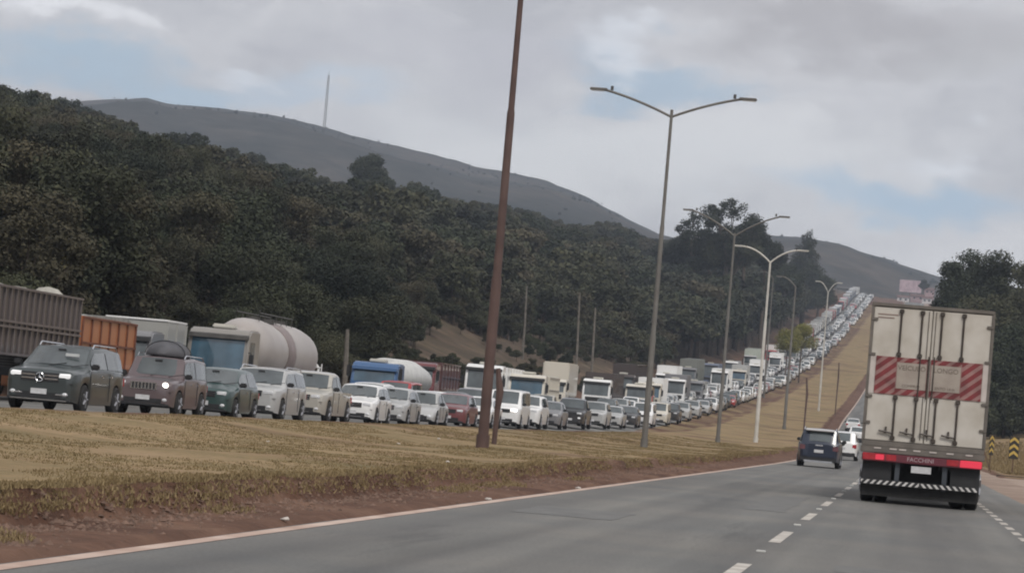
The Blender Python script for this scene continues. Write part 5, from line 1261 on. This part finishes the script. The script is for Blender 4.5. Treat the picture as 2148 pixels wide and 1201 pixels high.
stripes(-wb_+.04, -.02, .40, .485, .135, .06, .9, -.066, wst, ub, 'stripe'); stripes(.02, wb_-.09, .40, .485, .135, .06, -.9, -.066, wst, ub, 'stripe')
s = MB(); s.box(-.5, -.38, .1, LT, .80, 1.06); s.box(.38, .5, .1, LT, .80, 1.06); s.build('chassis', CHASSIS, T)
wm, rmm = wheel_mesh(.5, .27)
for y in (1.3, 2.6, 3.9):
    for x in (-1.12, -.82, .82, 1.12): wo = objm('wheel', wm, T, (x, y, .5)); objm('rim', rmm, wo)
    MB().tube([(-1, y, .5), (1, y, .5)], .09, 8).build('axle', CHASSIS, T)
for sg in (1, -1): MB().box(min(sg*.66, sg*1.26), max(sg*.66, sg*1.26), .72, .74, .18, .62).build('mudflap', RUBBER, T)
MB().box(-1.2, 1.2, LT+.4, LT+2.6, 1.2, 3.3, b=.08).build('cab', PW, T); MB().box(-1.15, 1.15, LT+.3, LT+2.5, .45, 1.19, b=.08).build('cab_underside', CHASSIS, T)  # lower cab coloured black, standing in for the shade under the lorry
MB().box(-1.22, 1.20, .10, .118, .15, .42).build('underside_shade_sheet', RUBBER, T)  # black sheet added below the underride bar to imitate the shade between the tyres
MB().box(-.60, .60, .9, 2.2, .35, .92, b=.08).build('underside_shade_block', CHASSIS, T)  # added dark block, fills the gap under the cargo box as if shaded
for y in (1.3, 2.6, 3.9): MB().box(-.75, .75, y-.25, y+.25, .42, .78, b=.06).build('suspension', CHASSIS, T)
MB().box(-1.2, -.62, .3, .55, .45, .95, b=.05).build('side_box', CHASSIS, T); MB().box(.62, 1.2, .3, .55, .45, .95, b=.05).build('side_box', CHASSIS, T)
for x in (-1.1, 1.1): wo = objm('wheel', wm, T, (x, LT+1.2, .5)); objm('rim', rmm, wo)

# ------------------------------------------------------------ chevron markers
ych = mat('sign_yellow', (.60, .42, .10), rough=.45, var=.15, scale=8); bch = mat('sign_black', (.035, .03, .025), rough=.5, var=.2)
def chevron(px, py, Y, label, yaw, h0=.85):
    a, _ = el(px, py); X = a*Y; gz = H(X, Y)
    r = empty('chevron_marker', (X, Y, gz), yaw); tag(r, label, 'road sign', 'chevron markers on the right verge')
    MB().box(-.04, .04, .012, .07, -.3, h0+1.15).build('post', mat('wooden_sign_post', (.16, .10, .06), rough=.8, var=.4, scale=5), r)
    bp_ = MB().box(-.26, .26, -.012, .010, h0, h0+1.18, b=.006).build('panel', bch, r)
    for k_ in range(3):
        z = h0+.10+k_*.37; s = MB()
        pts_ = [(-.24, z), (0, z+.19), (.24, z), (.24, z+.16), (0, z+.35), (-.24, z+.16)]
        s.add([(x, -.017, z_) for x, z_ in pts_]+[(x, -.013, z_) for x, z_ in pts_], [(0, 1, 4, 5), (1, 2, 3, 4), (6, 11, 10, 7), (7, 10, 9, 8)]+[(i, (i+1) % 6, 6+(i+1) % 6, 6+i) for i in range(6)]).build('chevron', ych, bp_)
    return r
chevron(2122, 1003, 158, 'upright marker with three yellow chevrons facing the road', 0)
chevron(2078, 960, 176, 'second chevron marker turned aside, just right of the truck', R(58), h0=.9)
sb_ = MB().box(-.05, .05, -.05, .05, -.2, 1.25); o = sb_.build('leaning_stake', mat('wooden_sign_post', (.16, .1, .06)), None); a, _ = el(2079, 960); o.location = (a*170, 170, H(a*170, 170)); o.rotation_euler = (0, R(-22), 0); tag(o, 'brown stake leaning beside the turned chevron marker', 'stake')
strip('', lambda Y: 5.0, lambda Y: 12.0, 155.4, 155.9, .10, None, .5)
MB().box(4.9, 12, 155.2, 155.6, -.1, .15, b=.02).build('kerb', mat('earthy_kerb', (.12, .09, .07), rough=.9, var=.4)).__setitem__('kind', 'structure')

# ------------------------------------------------------------ things at the crest
b0 = at(1909, 613, 1480); gz = H(b0.x, 1480)
r = empty('billboard', (b0.x, 1480, gz)); tag(r, 'pale pink billboard on the far crest above the truck roof', 'billboard')
t0 = at(1905, 587, 1480); zz0, zz1 = b0.z-gz, t0.z-gz
MB().box(-5.6, 5.6, -.15, .15, zz0, zz1, b=.05).build('panel', mat('faded_pink_poster', (.55, .43, .46), rough=.6, c2=(.36, .26, .30), scale=.45, detail=5), r)
for x in (-4, 0, 4): MB().box(x-.2, x+.2, .2, .5, -1, zz1-.3).build('leg', DSTEEL, r)
tree(1940, 583, 1470, 9, 2.6, 91, 'small dark tree right of the pink billboard', nleaf=2500, size=.4)
hw = mat('pinkish_wall', (.42, .30, .31), rough=.8, var=.25, scale=.5); hr = mat('brown_tile_roof', (.16, .09, .08), rough=.8, var=.3); hw2 = mat('white_wall', (.62, .58, .57), rough=.8, var=.2)
for i, (px, py, Y, wd, hh, m_, lab) in enumerate([(1950, 604, 1500, 5, 7, hw, 'narrow pink two-storey house right of the billboard tree'), (1925, 617, 1465, 7, 4, hw, 'low pink house below the billboard tree'), (1895, 622, 1460, 6, 3, hw2, 'small white shed left of the low pink house'), (1945, 622, 1455, 5, 3.5, hw2, 'small white house below the narrow pink one')]):
    t0 = at(px, py, Y); gz = H(t0.x, Y); r = empty('house', (t0.x, Y, gz)); tag(r, lab, 'house', 'houses on the far crest'); hh = max(hh, t0.z-gz)
    MB().box(-wd/2, wd/2, 0, 7, -2, hh-.9).build('wall', m_, r); MB().add([(-wd/2-.3, -.4, hh-.9), (wd/2+.3, -.4, hh-.9), (wd/2+.3, 7.4, hh-.9), (-wd/2-.3, 7.4, hh-.9), (-wd/2-.3, 3.5, hh+.3), (wd/2+.3, 3.5, hh+.3)], [(0, 1, 5, 4), (2, 3, 4, 5), (0, 4, 3), (1, 2, 5), (0, 3, 2, 1)]).build('roof', hr, r, 0)
    for x in (-wd*.22, wd*.22):
        f_ = MB().box(x-.5, x+.5, -.03, .05, hh-2.4, hh-1.4).build('window', BLACK, r)
o_ = at(1776, 608, 1380); gz = H(o_.x, 1380); r = empty('shed', (o_.x, 1380, gz)); tag(r, 'long low dark-roofed shelter on the bank left of the far queue', 'shelter')
hh = max(3., o_.z-gz)
for x in (-4.2, 0, 4.2): MB().box(x-.15, x+.15, -.15, .15, -1, hh-.5).build('post', DSTEEL, r); MB().box(x-.15, x+.15, 3.2, 3.5, -1, hh-.5).build('post', DSTEEL, r)
MB().prism([(-.6, hh-.5), (1.6, hh+.2), (3.9, hh-.5), (3.9, hh-.7), (-.6, hh-.7)], -5, 5).build('roof', DSTEEL, r, 0)

# ------------------------------------------------------------ air
hz = MB().box(-3450, 2700, -2700, 3520, -8, 350).build('haze', [], None, 0)
hm_ = bpy.data.materials.new('haze_air'); hm_.use_nodes = True; t = hm_.node_tree; t.nodes.clear(); mo = t.nodes.new('ShaderNodeOutputMaterial'); pv = t.nodes.new('ShaderNodeVolumePrincipled')
pv.inputs['Color'].default_value = (.74, .84, 1, 1); pv.inputs['Density'].default_value = 2.1e-4; pv.inputs['Anisotropy'].default_value = .2; t.links.new(pv.outputs[0], mo.inputs['Volume'])
hz.data.materials.clear(); hz.data.materials.append(hm_); hz.data.polygons.foreach_set('material_index', [0]*len(hz.data.polygons)); tag(hz, 'thin bluish haze filling the air over the valley', 'haze', kind='stuff')
